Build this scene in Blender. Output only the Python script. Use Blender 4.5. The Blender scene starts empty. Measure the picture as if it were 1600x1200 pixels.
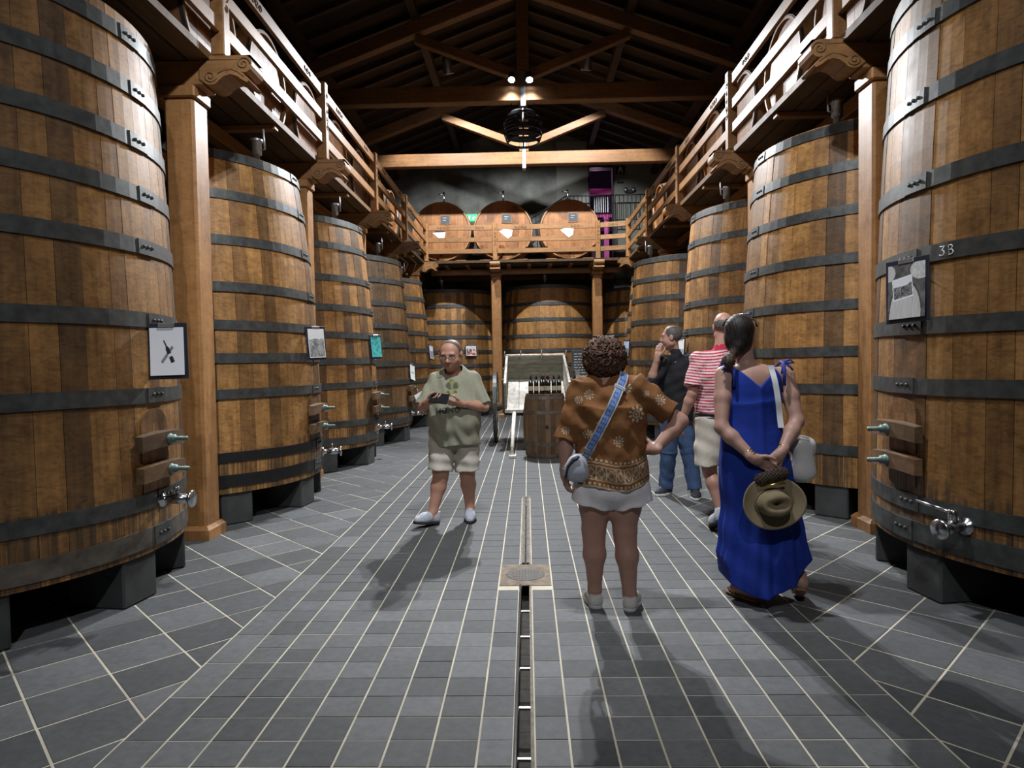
import bpy, bmesh, math, random
import numpy as np
from mathutils import Vector, Matrix
random.seed(7)
rng = np.random.default_rng(7)
SC = bpy.context.scene
COL = SC.collection
PI = math.pi

# ------------------------------------------------------------------ camera
H_CAM = 1.5
F_PX, PITCH, YAW, ROLL = 1029.19, 0.03356, 0.02361, 0.01611
fw = Vector((-math.sin(YAW)*math.cos(PITCH), math.cos(YAW)*math.cos(PITCH), -math.sin(PITCH)))
rt = Vector((math.cos(YAW), math.sin(YAW), 0))
up = rt.cross(fw)
r2 = rt*math.cos(ROLL) - up*math.sin(ROLL)
u2 = rt*math.sin(ROLL) + up*math.cos(ROLL)
cd = bpy.data.cameras.new('camera'); cd.sensor_width = 36.0; cd.lens = 36.0*F_PX/1600.0
cd.clip_start = .05; cd.clip_end = 100
cam = bpy.data.objects.new('camera', cd); COL.objects.link(cam)
cam.matrix_world = Matrix(((r2.x, u2.x, -fw.x, 0), (r2.y, u2.y, -fw.y, 0), (r2.z, u2.z, -fw.z, H_CAM), (0, 0, 0, 1)))
SC.camera = cam

# ------------------------------------------------------------------ world, exposure (indoors: lamps give the light)
w = bpy.data.worlds.new('world'); SC.world = w; w.use_nodes = True
w.node_tree.nodes['Background'].inputs[0].default_value = (.6, .7, 1, 1)
w.node_tree.nodes['Background'].inputs[1].default_value = 0.0
SC.view_settings.view_transform = 'Standard'; SC.view_settings.look = 'None'
SC.view_settings.gamma = 1; SC.view_settings.use_curve_mapping = False
SC.view_settings.exposure = 0.30

# lamp table: (x, y, z), aim point, spot angle deg, watts, blend   (fixtures are built with the lamps further down)
LAMPS = [
    ((-.21, 12.52, 6.80), (-.45, 8.2, 0.0), 118, 1900, .9),
    ((.12, 12.52, 6.79), (.55, 8.2, 0.0), 118, 1500, .9),
    ((-1.62, 14.45, 7.85), (-1.1, 18.6, 2.2), 104, 1150, .3),
    ((1.38, 14.45, 7.85), (.9, 18.6, 2.2), 104, 1150, .3),
    ((-.12, 3.40, 6.45), (-.4, 7.8, 0.0), 104, 560, .9),
    ((.12, 3.40, 6.45), (.4, 7.8, 0.0), 104, 560, .9),
    ((.0, -2.4, 6.45), (.0, 3.6, .6), 96, 520, .7),  # unseen fill lamp, added to brighten the near tanks and visitors
]

# ------------------------------------------------------------------ mesh helpers
def link(o, parent=None):
    COL.objects.link(o)
    if parent is not None: o.parent = parent
    return o
def fast_mesh(name, V, F, smooth=False):
    """V (n,3) array, F list of polygons or (m,k) array"""
    me = bpy.data.meshes.new(name)
    V = np.asarray(V, np.float32)
    me.vertices.add(len(V)); me.vertices.foreach_set('co', V.ravel())
    if isinstance(F, np.ndarray):
        tot = np.full(len(F), F.shape[1], np.int32); idx = F.ravel().astype(np.int32)
    else:
        tot = np.array([len(f) for f in F], np.int32); idx = np.array([i for f in F for i in f], np.int32)
    st = np.zeros(len(tot), np.int32); st[1:] = np.cumsum(tot)[:-1]
    me.loops.add(len(idx)); me.loops.foreach_set('vertex_index', idx)
    me.polygons.add(len(tot)); me.polygons.foreach_set('loop_start', st); me.polygons.foreach_set('loop_total', tot)
    if smooth: me.polygons.foreach_set('use_smooth', np.ones(len(tot), bool))
    me.update(calc_edges=True); me.validate()
    return me
def mobj(name, me, mat, parent=None, loc=(0, 0, 0)):
    o = bpy.data.objects.new(name, me)
    if mat is not None and len(me.materials) == 0: me.materials.append(mat)
    o.location = loc
    return link(o, parent)
def tag(o, label=None, cat=None, group=None, kind=None):
    if label: o['label'] = label
    if cat: o['category'] = cat
    if group: o['group'] = group
    if kind: o['kind'] = kind
    return o
def empty(name, loc=(0, 0, 0), rz=0.0, label=None, cat=None, group=None, kind=None):
    o = bpy.data.objects.new(name, None); o.location = loc; o.rotation_euler = (0, 0, rz); o.empty_display_size = .1
    link(o); return tag(o, label, cat, group, kind)
def copy_tree(o, parent=None):
    c = o.copy(); COL.objects.link(c); c.parent = parent
    for ch in list(o.children): copy_tree(ch, c)
    return c
class B:
    """collects polygons; obj() makes ONE mesh object"""
    def __init__(s): s.v = []; s.f = []; s.sm = []
    def add(s, V, F, smooth=False, M=None):
        b = len(s.v)
        for p in V:
            p = Vector(p)
            s.v.append(tuple(M @ p) if M is not None else tuple(p))
        for f in F: s.f.append([b+i for i in f]); s.sm.append(smooth)
        return s
    def box(s, x0, x1, y0, y1, z0, z1, bev=0.0, M=None):
        if bev <= 0:
            V = [(x0,y0,z0),(x1,y0,z0),(x1,y1,z0),(x0,y1,z0),(x0,y0,z1),(x1,y0,z1),(x1,y1,z1),(x0,y1,z1)]
            F = [(0,3,2,1),(4,5,6,7),(0,1,5,4),(1,2,6,5),(2,3,7,6),(3,0,4,7)]
            return s.add(V, F, False, M)
        bm = bmesh.new(); bmesh.ops.create_cube(bm, size=1)
        for v in bm.verts:
            v.co = Vector((x0+(v.co.x+.5)*(x1-x0), y0+(v.co.y+.5)*(y1-y0), z0+(v.co.z+.5)*(z1-z0)))
        bmesh.ops.bevel(bm, geom=bm.edges[:], offset=bev, segments=1, affect='EDGES')
        bm.verts.index_update()
        s.add([v.co[:] for v in bm.verts], [[v.index for v in f.verts] for f in bm.faces], False, M); bm.free(); return s
    def prism(s, poly, h0, h1, M=None):
        """poly in (x,y), extruded z h0..h1"""
        n = len(poly)
        V = [(x, y, h0) for x, y in poly] + [(x, y, h1) for x, y in poly]
        F = [list(range(n))[::-1], list(range(n, 2*n))] + [(i, (i+1) % n, n+(i+1) % n, n+i) for i in range(n)]
        return s.add(V, F, False, M)
    def lathe(s, prof, n=24, M=None, smooth=True, cap=True):
        """prof [(r,z)] about z"""
        V = []; F = []
        for r, z in prof:
            for i in range(n):
                a = 2*PI*i/n; V.append((r*math.cos(a), r*math.sin(a), z))
        for j in range(len(prof)-1):
            for i in range(n):
                F.append((j*n+i, j*n+(i+1) % n, (j+1)*n+(i+1) % n, (j+1)*n+i))
        s.add(V, F, smooth, M)
        if cap:
            b = len(s.v)-len(V)
            if prof[0][0] > 1e-4: s.f.append([b+i for i in range(n)][::-1]); s.sm.append(False)
            if prof[-1][0] > 1e-4: s.f.append([b+(len(prof)-1)*n+i for i in range(n)]); s.sm.append(False)
        return s
    def tube(s, pts, r, n=8, smooth=True, closed=False, M=None, flat=None):
        """round tube along pts; r scalar or list; flat=(w,t) for a flat band with fixed 'up' of the first normal"""
        P = [Vector(p) for p in pts]; m = len(P); V = []
        rr = r if isinstance(r, (list, tuple)) else [r]*m
        ref = None
        for i in range(m):
            t = (P[(i+1) % m]-P[i-1]) if closed else (P[min(i+1, m-1)]-P[max(i-1, 0)])
            t.normalize()
            if ref is None:
                ref = Vector((0, 0, 1)) if abs(t.z) < .9 else Vector((1, 0, 0))
            a = (ref - t*ref.dot(t)); a.normalize(); ref = a; b = t.cross(a)
            for k in range(n):
                an = 2*PI*k/n
                V.append(P[i]+a*(math.cos(an)*rr[i])+b*(math.sin(an)*rr[i]))
        F = []
        for i in range(m if closed else m-1):
            j = (i+1) % m
            for k in range(n): F.append((i*n+k, i*n+(k+1) % n, j*n+(k+1) % n, j*n+k))
        if not closed: F += [list(range(n))[::-1], [(m-1)*n+k for k in range(n)]]
        return s.add(V, F, smooth, M)
    def bar(s, a, b, w, h, upv=(0, 0, 1), bev=0):
        """rectangular bar from a to b, w sideways, h along up"""
        a = Vector(a); b = Vector(b); d = b-a; L = d.length; d.normalize(); U = Vector(upv); U = (U-d*U.dot(d)).normalized(); S = d.cross(U)
        M = Matrix(((S.x, d.x, U.x, a.x), (S.y, d.y, U.y, a.y), (S.z, d.z, U.z, a.z), (0, 0, 0, 1)))
        return s.box(-w/2, w/2, 0, L, -h/2, h/2, bev, M)
    def obj(s, name, mat, parent=None, loc=(0, 0, 0)):
        me = fast_mesh(name, np.array(s.v, np.float32), s.f)
        if len(me.polygons) == len(s.sm): me.polygons.foreach_set('use_smooth', np.array(s.sm, bool))
        return mobj(name, me, mat, parent, loc)
def TM(loc, rx=0, ry=0, rz=0):
    return Matrix.Translation(Vector(loc)) @ Matrix.Rotation(rz, 4, 'Z') @ Matrix.Rotation(ry, 4, 'Y') @ Matrix.Rotation(rx, 4, 'X')
def FRAME(o, x, y, z):
    x, y, z, o = Vector(x), Vector(y), Vector(z), Vector(o)
    return Matrix(((x.x, y.x, z.x, o.x), (x.y, y.y, z.y, o.y), (x.z, y.z, z.z, o.z), (0, 0, 0, 1)))

# ------------------------------------------------------------------ material helpers
class NT:
    def __init__(s, name):
        s.m = bpy.data.materials.new(name); s.m.use_nodes = True; s.t = s.m.node_tree; s.n = s.t.nodes; s.l = s.t.links
        s.p = s.n['Principled BSDF']
    def node(s, typ, **k):
        n = s.n.new(typ)
        for a, v in k.items(): setattr(n, a, v)
        return n
    def put(s, sock, v):
        if hasattr(v, 'is_output') or isinstance(v, bpy.types.NodeSocket): s.l.new(v, sock)
        elif isinstance(v, (tuple, list)) and len(v) == 3 and sock.type == 'RGBA': sock.default_value = (*v, 1)
        else: sock.default_value = v
    def math(s, op, a, b=0.0, c=None, clamp=False):
        n = s.node('ShaderNodeMath', operation=op, use_clamp=clamp); s.put(n.inputs[0], a); s.put(n.inputs[1], b)
        if c is not None: s.put(n.inputs[2], c)
        return n.outputs[0]
    def coord(s, kind='Object', scale=(1, 1, 1)):
        t = s.node('ShaderNodeTexCoord'); mp = s.node('ShaderNodeMapping'); mp.inputs['Scale'].default_value = scale
        s.l.new(t.outputs[kind], mp.inputs['Vector']); return mp.outputs[0]
    def noise(s, vec, scale=5, detail=3, rough=.55, dim='3D', w=None):
        n = s.node('ShaderNodeTexNoise'); n.noise_dimensions = '4D' if w is not None else dim
        s.l.new(vec, n.inputs['Vector']); n.inputs['Scale'].default_value = scale; n.inputs['Detail'].default_value = detail; n.inputs['Roughness'].default_value = rough
        if w is not None: s.put(n.inputs['W'], w)
        return n.outputs[0]
    def ramp(s, fac, stops, interp='LINEAR'):
        r = s.node('ShaderNodeValToRGB'); r.color_ramp.interpolation = interp
        e = r.color_ramp.elements
        while len(e) > 1: e.remove(e[-1])
        for i, (p, c) in enumerate(stops):
            x = e[0] if i == 0 else e.new(p)
            x.position = p; x.color = (*c, 1) if len(c) == 3 else c
        s.put(r.inputs[0], fac); return r.outputs[0]
    def mix(s, fac, a, b, mode='MIX'):
        n = s.node('ShaderNodeMix', data_type='RGBA', blend_type=mode)
        s.put(n.inputs[0], fac); s.put(n.inputs[6], a); s.put(n.inputs[7], b); return n.outputs[2]
    def rnd(s):
        return s.node('ShaderNodeObjectInfo').outputs['Random']
    def bump(s, h, strength=.3, dist=.01):
        b = s.node('ShaderNodeBump'); b.inputs['Strength'].default_value = strength; b.inputs['Distance'].default_value = dist
        s.l.new(h, b.inputs['Height']); s.l.new(b.outputs[0], s.p.inputs['Normal'])
    def fin(s, col, rough=.6, metal=0.0, spec=.5):
        s.put(s.p.inputs['Base Color'], col); s.put(s.p.inputs['Roughness'], rough); s.put(s.p.inputs['Metallic'], metal)
        s.p.inputs['Specular IOR Level'].default_value = spec; return s.m
def plain(name, col, rough=.6, metal=0.0, var=.12, scale=8, bump=.0, spec=.5):
    t = NT(name); c = t.coord('Object'); n = t.noise(c, scale, 4)
    dark = tuple(x*(1-var) for x in col); lite = tuple(min(1, x*(1+var)) for x in col)
    if bump: t.bump(n, bump, .01)
    return t.fin(t.ramp(n, [(.3, dark), (.7, lite)]), rough, metal, spec)
def wood(name, a, b, c, grain=(30, 30, 2.0), rough=.5, contrast=.35, spec=.4, stain=False, drips=False, rv=.7, bump=.25):
    """a light, b mid, c dark: tone per board from the board's own random number, grain along the long axis"""
    t = NT(name); r = t.rnd(); g = t.coord('Object', grain); o = t.coord('Object')
    n1 = t.noise(g, 1.0, 5, .6, w=t.math('MULTIPLY', r, 37.0))
    n2 = t.noise(o, 1.6, 3, .6, w=t.math('MULTIPLY', r, 11.0))
    n3 = t.noise(o, 9.0, 4, .6)
    tone = t.math('ADD', t.math('MULTIPLY', r, rv), t.math('MULTIPLY', n2, 1-rv*.6))
    col = t.ramp(tone, [(.30, c), (.55, b), (.82, a), (1.0, b)])
    gr = t.ramp(n1, [(.3, (1-contrast,)*3), (.6, (1.08, 1.08, 1.08))])
    col = t.mix(1.0, col, gr, 'MULTIPLY')
    nf = t.node('ShaderNodeTexNoise'); t.l.new(t.coord('Object', (11, 11, 26) if grain[2] < grain[0] else (26, 26, 26)), nf.inputs['Vector']); nf.inputs['Scale'].default_value = 1.0; nf.inputs['Detail'].default_value = 5; nf.inputs['Distortion'].default_value = 1.6
    col = t.mix(.75 if stain else .35, col, t.ramp(nf.outputs[0], [(.32, (.60, .57, .54)), (.52, (1, 1, 1)), (.68, (1.22, 1.2, 1.15))]), 'MULTIPLY')
    nb = t.noise(o, .9, 4, .65)
    col = t.mix(.8 if stain else .25, col, t.ramp(nb, [(.36, (.58, .56, .55)), (.56, (1.05, 1.05, 1.05))]), 'MULTIPLY')
    bl = t.ramp(n3, [(.25, (.55, .52, .5)), (.5, (1, 1, 1))])
    col = t.mix(.7, col, bl, 'MULTIPLY')
    if stain:
        sx = t.node('ShaderNodeSeparateXYZ'); t.l.new(o, sx.inputs[0])
        low = t.ramp(t.math('ADD', sx.outputs[2], t.math('MULTIPLY', n2, .55)), [(.0, (1, 1, 1)), (.95, (.85, .85, .85)), (1.45, (0, 0, 0))])
        st = t.noise(t.coord('Object', (34, 34, 1.1)), 1.0, 4, .65)
        dr = t.math('MULTIPLY', t.ramp(st, [(.41, (0, 0, 0)), (.57, (1, 1, 1))]), low)
        col = t.mix(t.math('MULTIPLY', dr, .85), col, (.035, .026, .018))
        st2 = t.noise(t.coord('Object', (60, 60, 2.2)), 1.0, 2, .5)
        d2 = t.math('MULTIPLY', t.ramp(st2, [(.62, (0, 0, 0)), (.72, (1, 1, 1))]), low)
        col = t.mix(t.math('MULTIPLY', d2, .55), col, (.33, .22, .09))
    t.bump(n1, bump, .004)
    return t.fin(col, t.math('ADD', rough-.08, t.math('MULTIPLY', n3, .2)), 0, spec)
def vcol(name, rough=.7, fabric=True, spec=.3, scale=260, amt=.22, sub=0.0):
    """reads the mesh's own print/dye colours, adds a fine weave"""
    t = NT(name); a = t.node('ShaderNodeAttribute', attribute_name='Col')
    n = t.noise(t.coord('Object'), scale, 2); n0 = t.noise(t.coord('Object'), 14, 3)
    sh = t.ramp(n, [(.3, (1-amt,)*3), (.7, (1+amt*.4,)*3)])
    col = t.mix(1.0, a.outputs['Color'], sh, 'MULTIPLY')
    if fabric: t.bump(n0, .25, .012)
    return t.fin(col, rough, 0, spec)
MAT = {}
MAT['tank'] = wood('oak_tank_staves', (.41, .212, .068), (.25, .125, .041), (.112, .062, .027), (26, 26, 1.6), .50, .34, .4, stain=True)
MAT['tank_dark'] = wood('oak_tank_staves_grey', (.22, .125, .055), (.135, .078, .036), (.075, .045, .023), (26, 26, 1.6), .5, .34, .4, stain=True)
MAT['core'] = plain('tank_inside_dark', (.05, .035, .02), .9)
MAT['hoop'] = plain('iron_hoop', (.062, .066, .064), .48, .35, .35, 14, .1)
MAT['hoop_rust'] = plain('iron_hoop_worn', (.10, .085, .07), .6, .3, .5, 9, .2)
MAT['post'] = wood('pine_post', (.40, .20, .072), (.33, .16, .056), (.26, .122, .042), (22, 22, 1.4), .45, .25, .45, rv=.3)
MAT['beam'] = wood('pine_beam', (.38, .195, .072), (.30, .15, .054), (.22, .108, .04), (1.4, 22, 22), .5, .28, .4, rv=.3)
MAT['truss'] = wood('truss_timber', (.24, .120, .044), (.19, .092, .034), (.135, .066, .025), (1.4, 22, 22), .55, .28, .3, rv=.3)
MAT['rail'] = wood('pine_rail', (.34, .172, .064), (.28, .138, .05), (.22, .106, .038), (22, 1.4, 22), .45, .2, .5, rv=.3)
MAT['railx'] = wood('pine_rail_across', (.34, .172, .064), (.28, .138, .05), (.22, .106, .038), (1.4, 22, 22), .45, .2, .5, rv=.3)
MAT['plank'] = wood('gallery_plank', (.16, .09, .042), (.11, .062, .028), (.07, .04, .019), (24, 1.2, 24), .6, .3, .3, rv=.6)
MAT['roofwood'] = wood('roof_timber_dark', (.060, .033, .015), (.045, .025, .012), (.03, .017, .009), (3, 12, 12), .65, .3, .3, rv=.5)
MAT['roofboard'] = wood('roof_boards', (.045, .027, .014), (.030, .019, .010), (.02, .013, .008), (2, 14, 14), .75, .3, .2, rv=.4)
MAT['barrel'] = wood('small_barrel_oak', (.40, .20, .075), (.33, .155, .055), (.24, .11, .04), (24, 24, 2), .42, .25, .45, rv=.5)
MAT['head'] = wood('barrel_head_board', (.36, .160, .058), (.30, .128, .044), (.22, .09, .032), (24, 24, 2), .4, .22, .45, rv=.6)
MAT['cask'] = wood('old_cask', (.17, .105, .055), (.12, .075, .04), (.08, .05, .028), (24, 24, 2), .55, .35, .3, rv=.6)
MAT['hatch'] = wood('hatch_bar_oak', (.20, .115, .06), (.14, .085, .045), (.09, .055, .03), (24, 4, 24), .55, .3, .35, rv=.5)
MAT['concrete'] = plain('concrete', (.042, .044, .044), .8, 0, .3, 6, .2)
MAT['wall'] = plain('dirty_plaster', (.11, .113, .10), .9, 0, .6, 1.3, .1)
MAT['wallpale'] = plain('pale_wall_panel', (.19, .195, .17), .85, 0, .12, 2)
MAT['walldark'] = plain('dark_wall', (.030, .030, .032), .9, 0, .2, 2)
MAT['steel'] = plain('polished_steel', (.62, .64, .66), .22, 1, .1, 20)
MAT['galv'] = plain('galvanised_steel', (.42, .43, .45), .4, .9, .2, 20)
MAT['black'] = plain('black_iron', (.02, .02, .022), .5, .4, .2, 20)
MAT['verdigris'] = plain('bolt_verdigris', (.12, .17, .15), .5, .6, .4, 40)
MAT['white'] = plain('white_paper', (.78, .80, .84), .7, 0, .03, 5)
MAT['grout'] = plain('grout', (.56, .51, .40), .85, 0, .22, 3)
MAT['pink'] = plain('pink_steel', (.45, .04, .24), .5, 0, .1, 5)
MAT['chalk'] = plain('chalk', (.75, .75, .72), .9, 0, .1, 60)
MAT['clip'] = plain('clipboard_navy', (.018, .020, .035), .45, 0, .2, 10)
MAT['slate'] = plain('slate_board', (.055, .065, .075), .7, 0, .2, 10)
MAT['carve'] = plain('carved_groove', (.14, .075, .03), .7, 0, .2, 30)
MAT['glow'] = None
def emit(name, col, s):
    t = NT(name); t.p.inputs['Emission Color'].default_value = (*col, 1); t.p.inputs['Emission Strength'].default_value = s
    return t.fin(col, .5)
def tilemat():
    t = NT('slate_tile'); r = t.rnd(); o = t.coord('Object')
    n = t.noise(o, 3.0, 5, .6, w=t.math('MULTIPLY', r, 50.0)); n2 = t.noise(o, 22.0, 4, .65); n0 = t.noise(o, .5, 3)
    base = t.ramp(t.math('ADD', t.math('MULTIPLY', r, .5), t.math('MULTIPLY', n, .55)), [(.2, (.066, .070, .073)), (.55, (.108, .114, .118)), (.85, (.165, .172, .177))])
    col = t.mix(.55, base, t.ramp(n2, [(.3, (.62, .62, .62)), (.65, (1.1, 1.1, 1.1))]), 'MULTIPLY')
    rust = t.ramp(t.noise(o, 1.1, 4, .7), [(.66, (0, 0, 0)), (.76, (1, 1, 1))])
    col = t.mix(t.math('MULTIPLY', rust, .35), col, (.13, .085, .03))
    t.bump(n2, .18, .004)
    return t.fin(col, t.math('ADD', .58, t.math('MULTIPLY', n, .25)), 0, .3)
MAT['tile'] = tilemat()
# ================================================================== the building
D = 2.87; YP = 5.735
POSTY = [YP + D*i for i in range(5)]
XW = 5.75; YB = 20.75; YF = -6.5
ROOF_S = .363
def zraf(x): return 8.46 - ROOF_S*abs(x)            # underside of the principal rafters

# ---- floor: grout bed with a trench, slate tiles laid on it
XC = -.035; TW = .1797; TR = .1723; Y0 = 2.393
TR0, TR1 = XC-.030, XC+.030; TRY0, TRY1 = -1.0, 7.30
fb = B()
zg = -.0026
for x0, x1, y0, y1 in ((-XW, TR0, YF, YB), (TR1, XW, YF, YB), (TR0, TR1, YF, TRY0), (TR0, TR1, TRY1, YB)):
    fb.box(x0, x1, y0, y1, -.25, zg)
floor = tag(fb.obj('floor', MAT['grout']), kind='structure')
def clipx(poly, xs, keep_less):
    out = []
    for i in range(len(poly)):
        a, b = poly[i], poly[(i+1) % len(poly)]
        ia = (a[0] <= xs) if keep_less else (a[0] >= xs); ib = (b[0] <= xs) if keep_less else (b[0] >= xs)
        if ia: out.append(a)
        if ia != ib:
            t = (xs-a[0])/(b[0]-a[0]); out.append((xs, a[1]+t*(b[1]-a[1])))
    return out
tiles = []
g = .0040
for k in range(-9, 9):
    rows = range(-26, 106)
    border = k in (-9, 8)
    for i in rows:
        if border and i % 2: continue
        y0 = Y0+(i-1)*TR; y1 = y0+TR*(2 if border else 1)
        x0 = XC+k*TW; x1 = x0+TW
        if y1 < 7.32 and y0 > -1.0:
            if k == -1: x1 = XC-.042
            if k == 0: x0 = XC+.042
        if y1 > YB or y0 < -2.2: continue
        if 4.33 < .5*(y0+y1) < 4.86 and k in (-1, 0): continue
        gl = g*1.15
        tiles.append([(x0+gl, y0+g*.8), (x1-gl, y0+g*.8), (x1-gl, y1-g*.8), (x0+gl, y1-g*.8)])
DG = .4873
XLb, XRb = XC-9*TW, XC+9*TW
for i in range(-12, 60):
    for j in range(-14, 64):
        # left: X+Y = s, X-Y = d
        for side in (0, 1):
            if side == 0: s0 = 1.07+DG*i; d0 = -4.73-DG*j
            else: s0 = 5.12+DG*(i-14); d0 = -1.65-DG*(j-20)
            cx, cy = (s0+DG/2+d0-DG/2)/2, (s0+DG/2-d0+DG/2)/2
            if side == 0 and not (-5.4 < cx < XLb+.3): continue
            if side == 1 and not (XRb-.3 < cx < 5.4): continue
            if not (-1.0 < cy < 19.5): continue
            e = DG/2-.0078
            p = [(cx, cy-e), (cx+e, cy), (cx, cy+e), (cx-e, cy)]
            p = clipx(p, XLb-.006, True) if side == 0 else clipx(p, XRb+.006, False)
            if len(p) >= 3: tiles.append(p)
def tdist(p):
    cx = sum(a[0] for a in p)/len(p); cy = sum(a[1] for a in p)/len(p)
    n = len(p); ar = abs(sum(p[i][0]*p[(i+1) % n][1]-p[(i+1) % n][0]*p[i][1] for i in range(n)))/2
    dep = cy
    if dep < 2.25 or abs(cx) > .80*dep+.2: return -1      # not in view
    hid = 1.0
    if abs(cx) > 2.55 and abs(cx) > 2.55: hid = .25
    return ar*hid/dep**3
tiles.sort(key=lambda p: -tdist(p))
def tile_geo(b, p):
    dz = random.uniform(-.0012, .0012); tx = random.uniform(-.002, .002)
    n = len(p); cx = sum(a[0] for a in p)/n
    V = [(x, y, -.0025) for x, y in p]
    V += [(x, y, dz-.0012+tx*(x-cx)) for x, y in p]
    V += [(x+(cx-x)*.012, y+(sum(a[1] for a in p)/n-y)*.012, dz+tx*(x-cx)) for x, y in p]
    F = [(i, (i+1) % n, n+(i+1) % n, n+i) for i in range(n)] + [(n+i, n+(i+1) % n, 2*n+(i+1) % n, 2*n+i) for i in range(n)] + [list(range(2*n, 3*n))]
    b.add(V, F)
for p in tiles[:300]:
    b = B(); tile_geo(b, p); b.obj('floor_tile', MAT['tile'], floor)
b = B()
for p in tiles[300:]: tile_geo(b, p)
tag(b.obj('far_floor_tiles', MAT['tile'], floor), kind='stuff')

# ---- drain channel with slot, and round manhole cover
dr = empty('drain_channel', (XC, 3.0, 0), 0, 'long steel slot drain running down the middle of the tiled floor', 'drain')
b = B()
for s in (-1, 1):
    for y0, y1 in ((-1.0-3, 4.36-3), (4.83-3, 7.3-3)):
        xa = .026 if s > 0 else -.040
        b.box(xa, xa+.014, y0, y1, -.02, .003)
b.obj('edge_strip', plain('rusty_strip', (.16, .135, .10), .7, .2, .4, 20), dr)
b = B(); b.tube([(-.033, -4.0, .004), (-.033, 1.36, .004)], .0095, 10); b.obj('steel_pipe', MAT['steel'], dr)
b = B(); b.box(-.030, .030, -4.0, 4.3, -.12, -.11); b.box(-.0302, -.029, -4.0, 4.3, -.12, -.005); b.box(.029, .0302, -4.0, 4.3, -.12, -.005)
b.obj('trench', plain('trench_dirt', (.035, .03, .022), .9, 0, .4, 30, .3), dr)
for y in np.arange(-.55, 1.3, .37):
    b = B(); b.box(-.030, .030, y-.006, y+.006, -.016, -.004); b.obj('cross_bar', MAT['galv'], dr)
for y in np.arange(2.0, 4.3, .24):
    b = B(); b.box(-.026, -.006, y-.117, y+.117, -.010, -.003); b.box(.006, .026, y-.117, y+.117, -.010, -.003); b.box(-.006, .006, y-.117, y-.105, -.010, -.003); b.obj('slot_cover', plain('slot_iron', (.10, .09, .075), .7, .3, .4, 20), dr)
mh = empty('manhole_cover', (XC, 4.595, 0), 0, 'round iron manhole cover set in a rusty square frame', 'manhole')
b = B(); b.box(-.175, .175, -.225, .225, -.004, .002); b.obj('square_frame', plain('rusty_frame', (.17, .13, .09), .75, .2, .5, 12, .2), mh)
b = B(); b.lathe([(.135, .0), (.135, .0035), (.128, .0045), (.0, .0045)], 40); b.obj('round_lid', plain('worn_iron_lid', (.13, .12, .105), .8, .1, .3, 60, .5), mh)
b = B()
for i in range(-5, 6):
    for j in range(-5, 6):
        if i*i+j*j < 26: b.box(i*.021-.006, i*.021+.006, j*.021-.006, j*.021+.006, .0044, .0062)
tag(b.obj('lid_studs', plain('lid_stud_iron', (.15, .14, .125), .8), mh), kind='stuff')

# ---- walls
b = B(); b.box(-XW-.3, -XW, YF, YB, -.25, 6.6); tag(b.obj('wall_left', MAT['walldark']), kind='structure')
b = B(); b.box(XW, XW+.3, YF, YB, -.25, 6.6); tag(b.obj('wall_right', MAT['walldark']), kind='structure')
b = B(); b.box(-XW-.3, XW+.3, YF-.3, YF, -.25, 9.3); tag(b.obj('wall_front', MAT['wall']), kind='structure')
# back wall with the tall doorway (x 2.02..2.74, z 4.05..7.48)
dx0, dx1, dz0, dz1 = 2.02, 2.74, 4.05, 7.48
b = B()
b.box(-XW-.3, dx0, YB, YB+.3, -.25, 9.3); b.box(dx1, XW+.3, YB, YB+.3, -.25, 9.3)
b.box(dx0, dx1, YB, YB+.3, -.25, dz0); b.box(dx0, dx1, YB, YB+.3, dz1, 9.3)
wb = tag(b.obj('wall_back', MAT['wall']), kind='structure')
b = B(); b.box(1.0, 2.02, YB-.03, YB, 4.05, 8.3); b.obj('pale_panel', MAT['wallpale'], wb)
b = B(); b.box(2.74, 4.6, YB-.02, YB, 4.05, 7.6); b.obj('pale_panel', MAT['wallpale'], wb)
# door frame + the room beyond
dd = tag(empty('door_1', (2.38, YB, 4.05)), kind='structure')
b = B(); b.box(-.40, -.36, -.05, .32, 0, 3.47); b.box(.36, .40, -.05, .32, 0, 3.47); b.box(-.40, .40, -.05, .32, 3.43, 3.47); b.obj('door_frame', MAT['black'], dd)
b = B(); b.box(-.9, 1.4, 2.2, 2.25, -.1, 4.2); b.box(-.9, -.85, .3, 2.2, -.1, 4.2); b.box(1.35, 1.4, .3, 2.2, -.1, 4.2); b.box(-.9, 1.4, .3, 2.2, -.15, -.1); b.box(-.9, 1.4, .3, 2.2, 4.2, 4.25)
b.obj('inner_room', plain('inner_room_dark', (.05, .03, .06), .8), dd)
b = B(); b.box(-.36, .9, .50, .62, 2.72, 2.92, .01); b.obj('steel_beam', MAT['pink'], dd)
b = B(); b.box(-.36, .9, .70, .82, 2.05, 2.2, .01); b.obj('steel_beam', MAT['pink'], dd)
b = B(); b.box(.13, .30, .50, .64, 0, 2.05, .01); b.obj('steel_column', MAT['pink'], dd)
b = B()
for i in range(7): b.box(-.15+i*.07, -.12+i*.07, .66, .69, 2.2, 2.72, 0)
b.obj('corrugated_sheet', MAT['white'], dd)
ld = bpy.data.lights.new('inner_room_light', 'POINT'); ld.energy = 5; ld.color = (1, .55, .95); ld.shadow_soft_size = .2
lo = bpy.data.objects.new('inner_room_light', ld); lo.location = (2.25, YB+.42, 7.3); link(lo)

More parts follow.
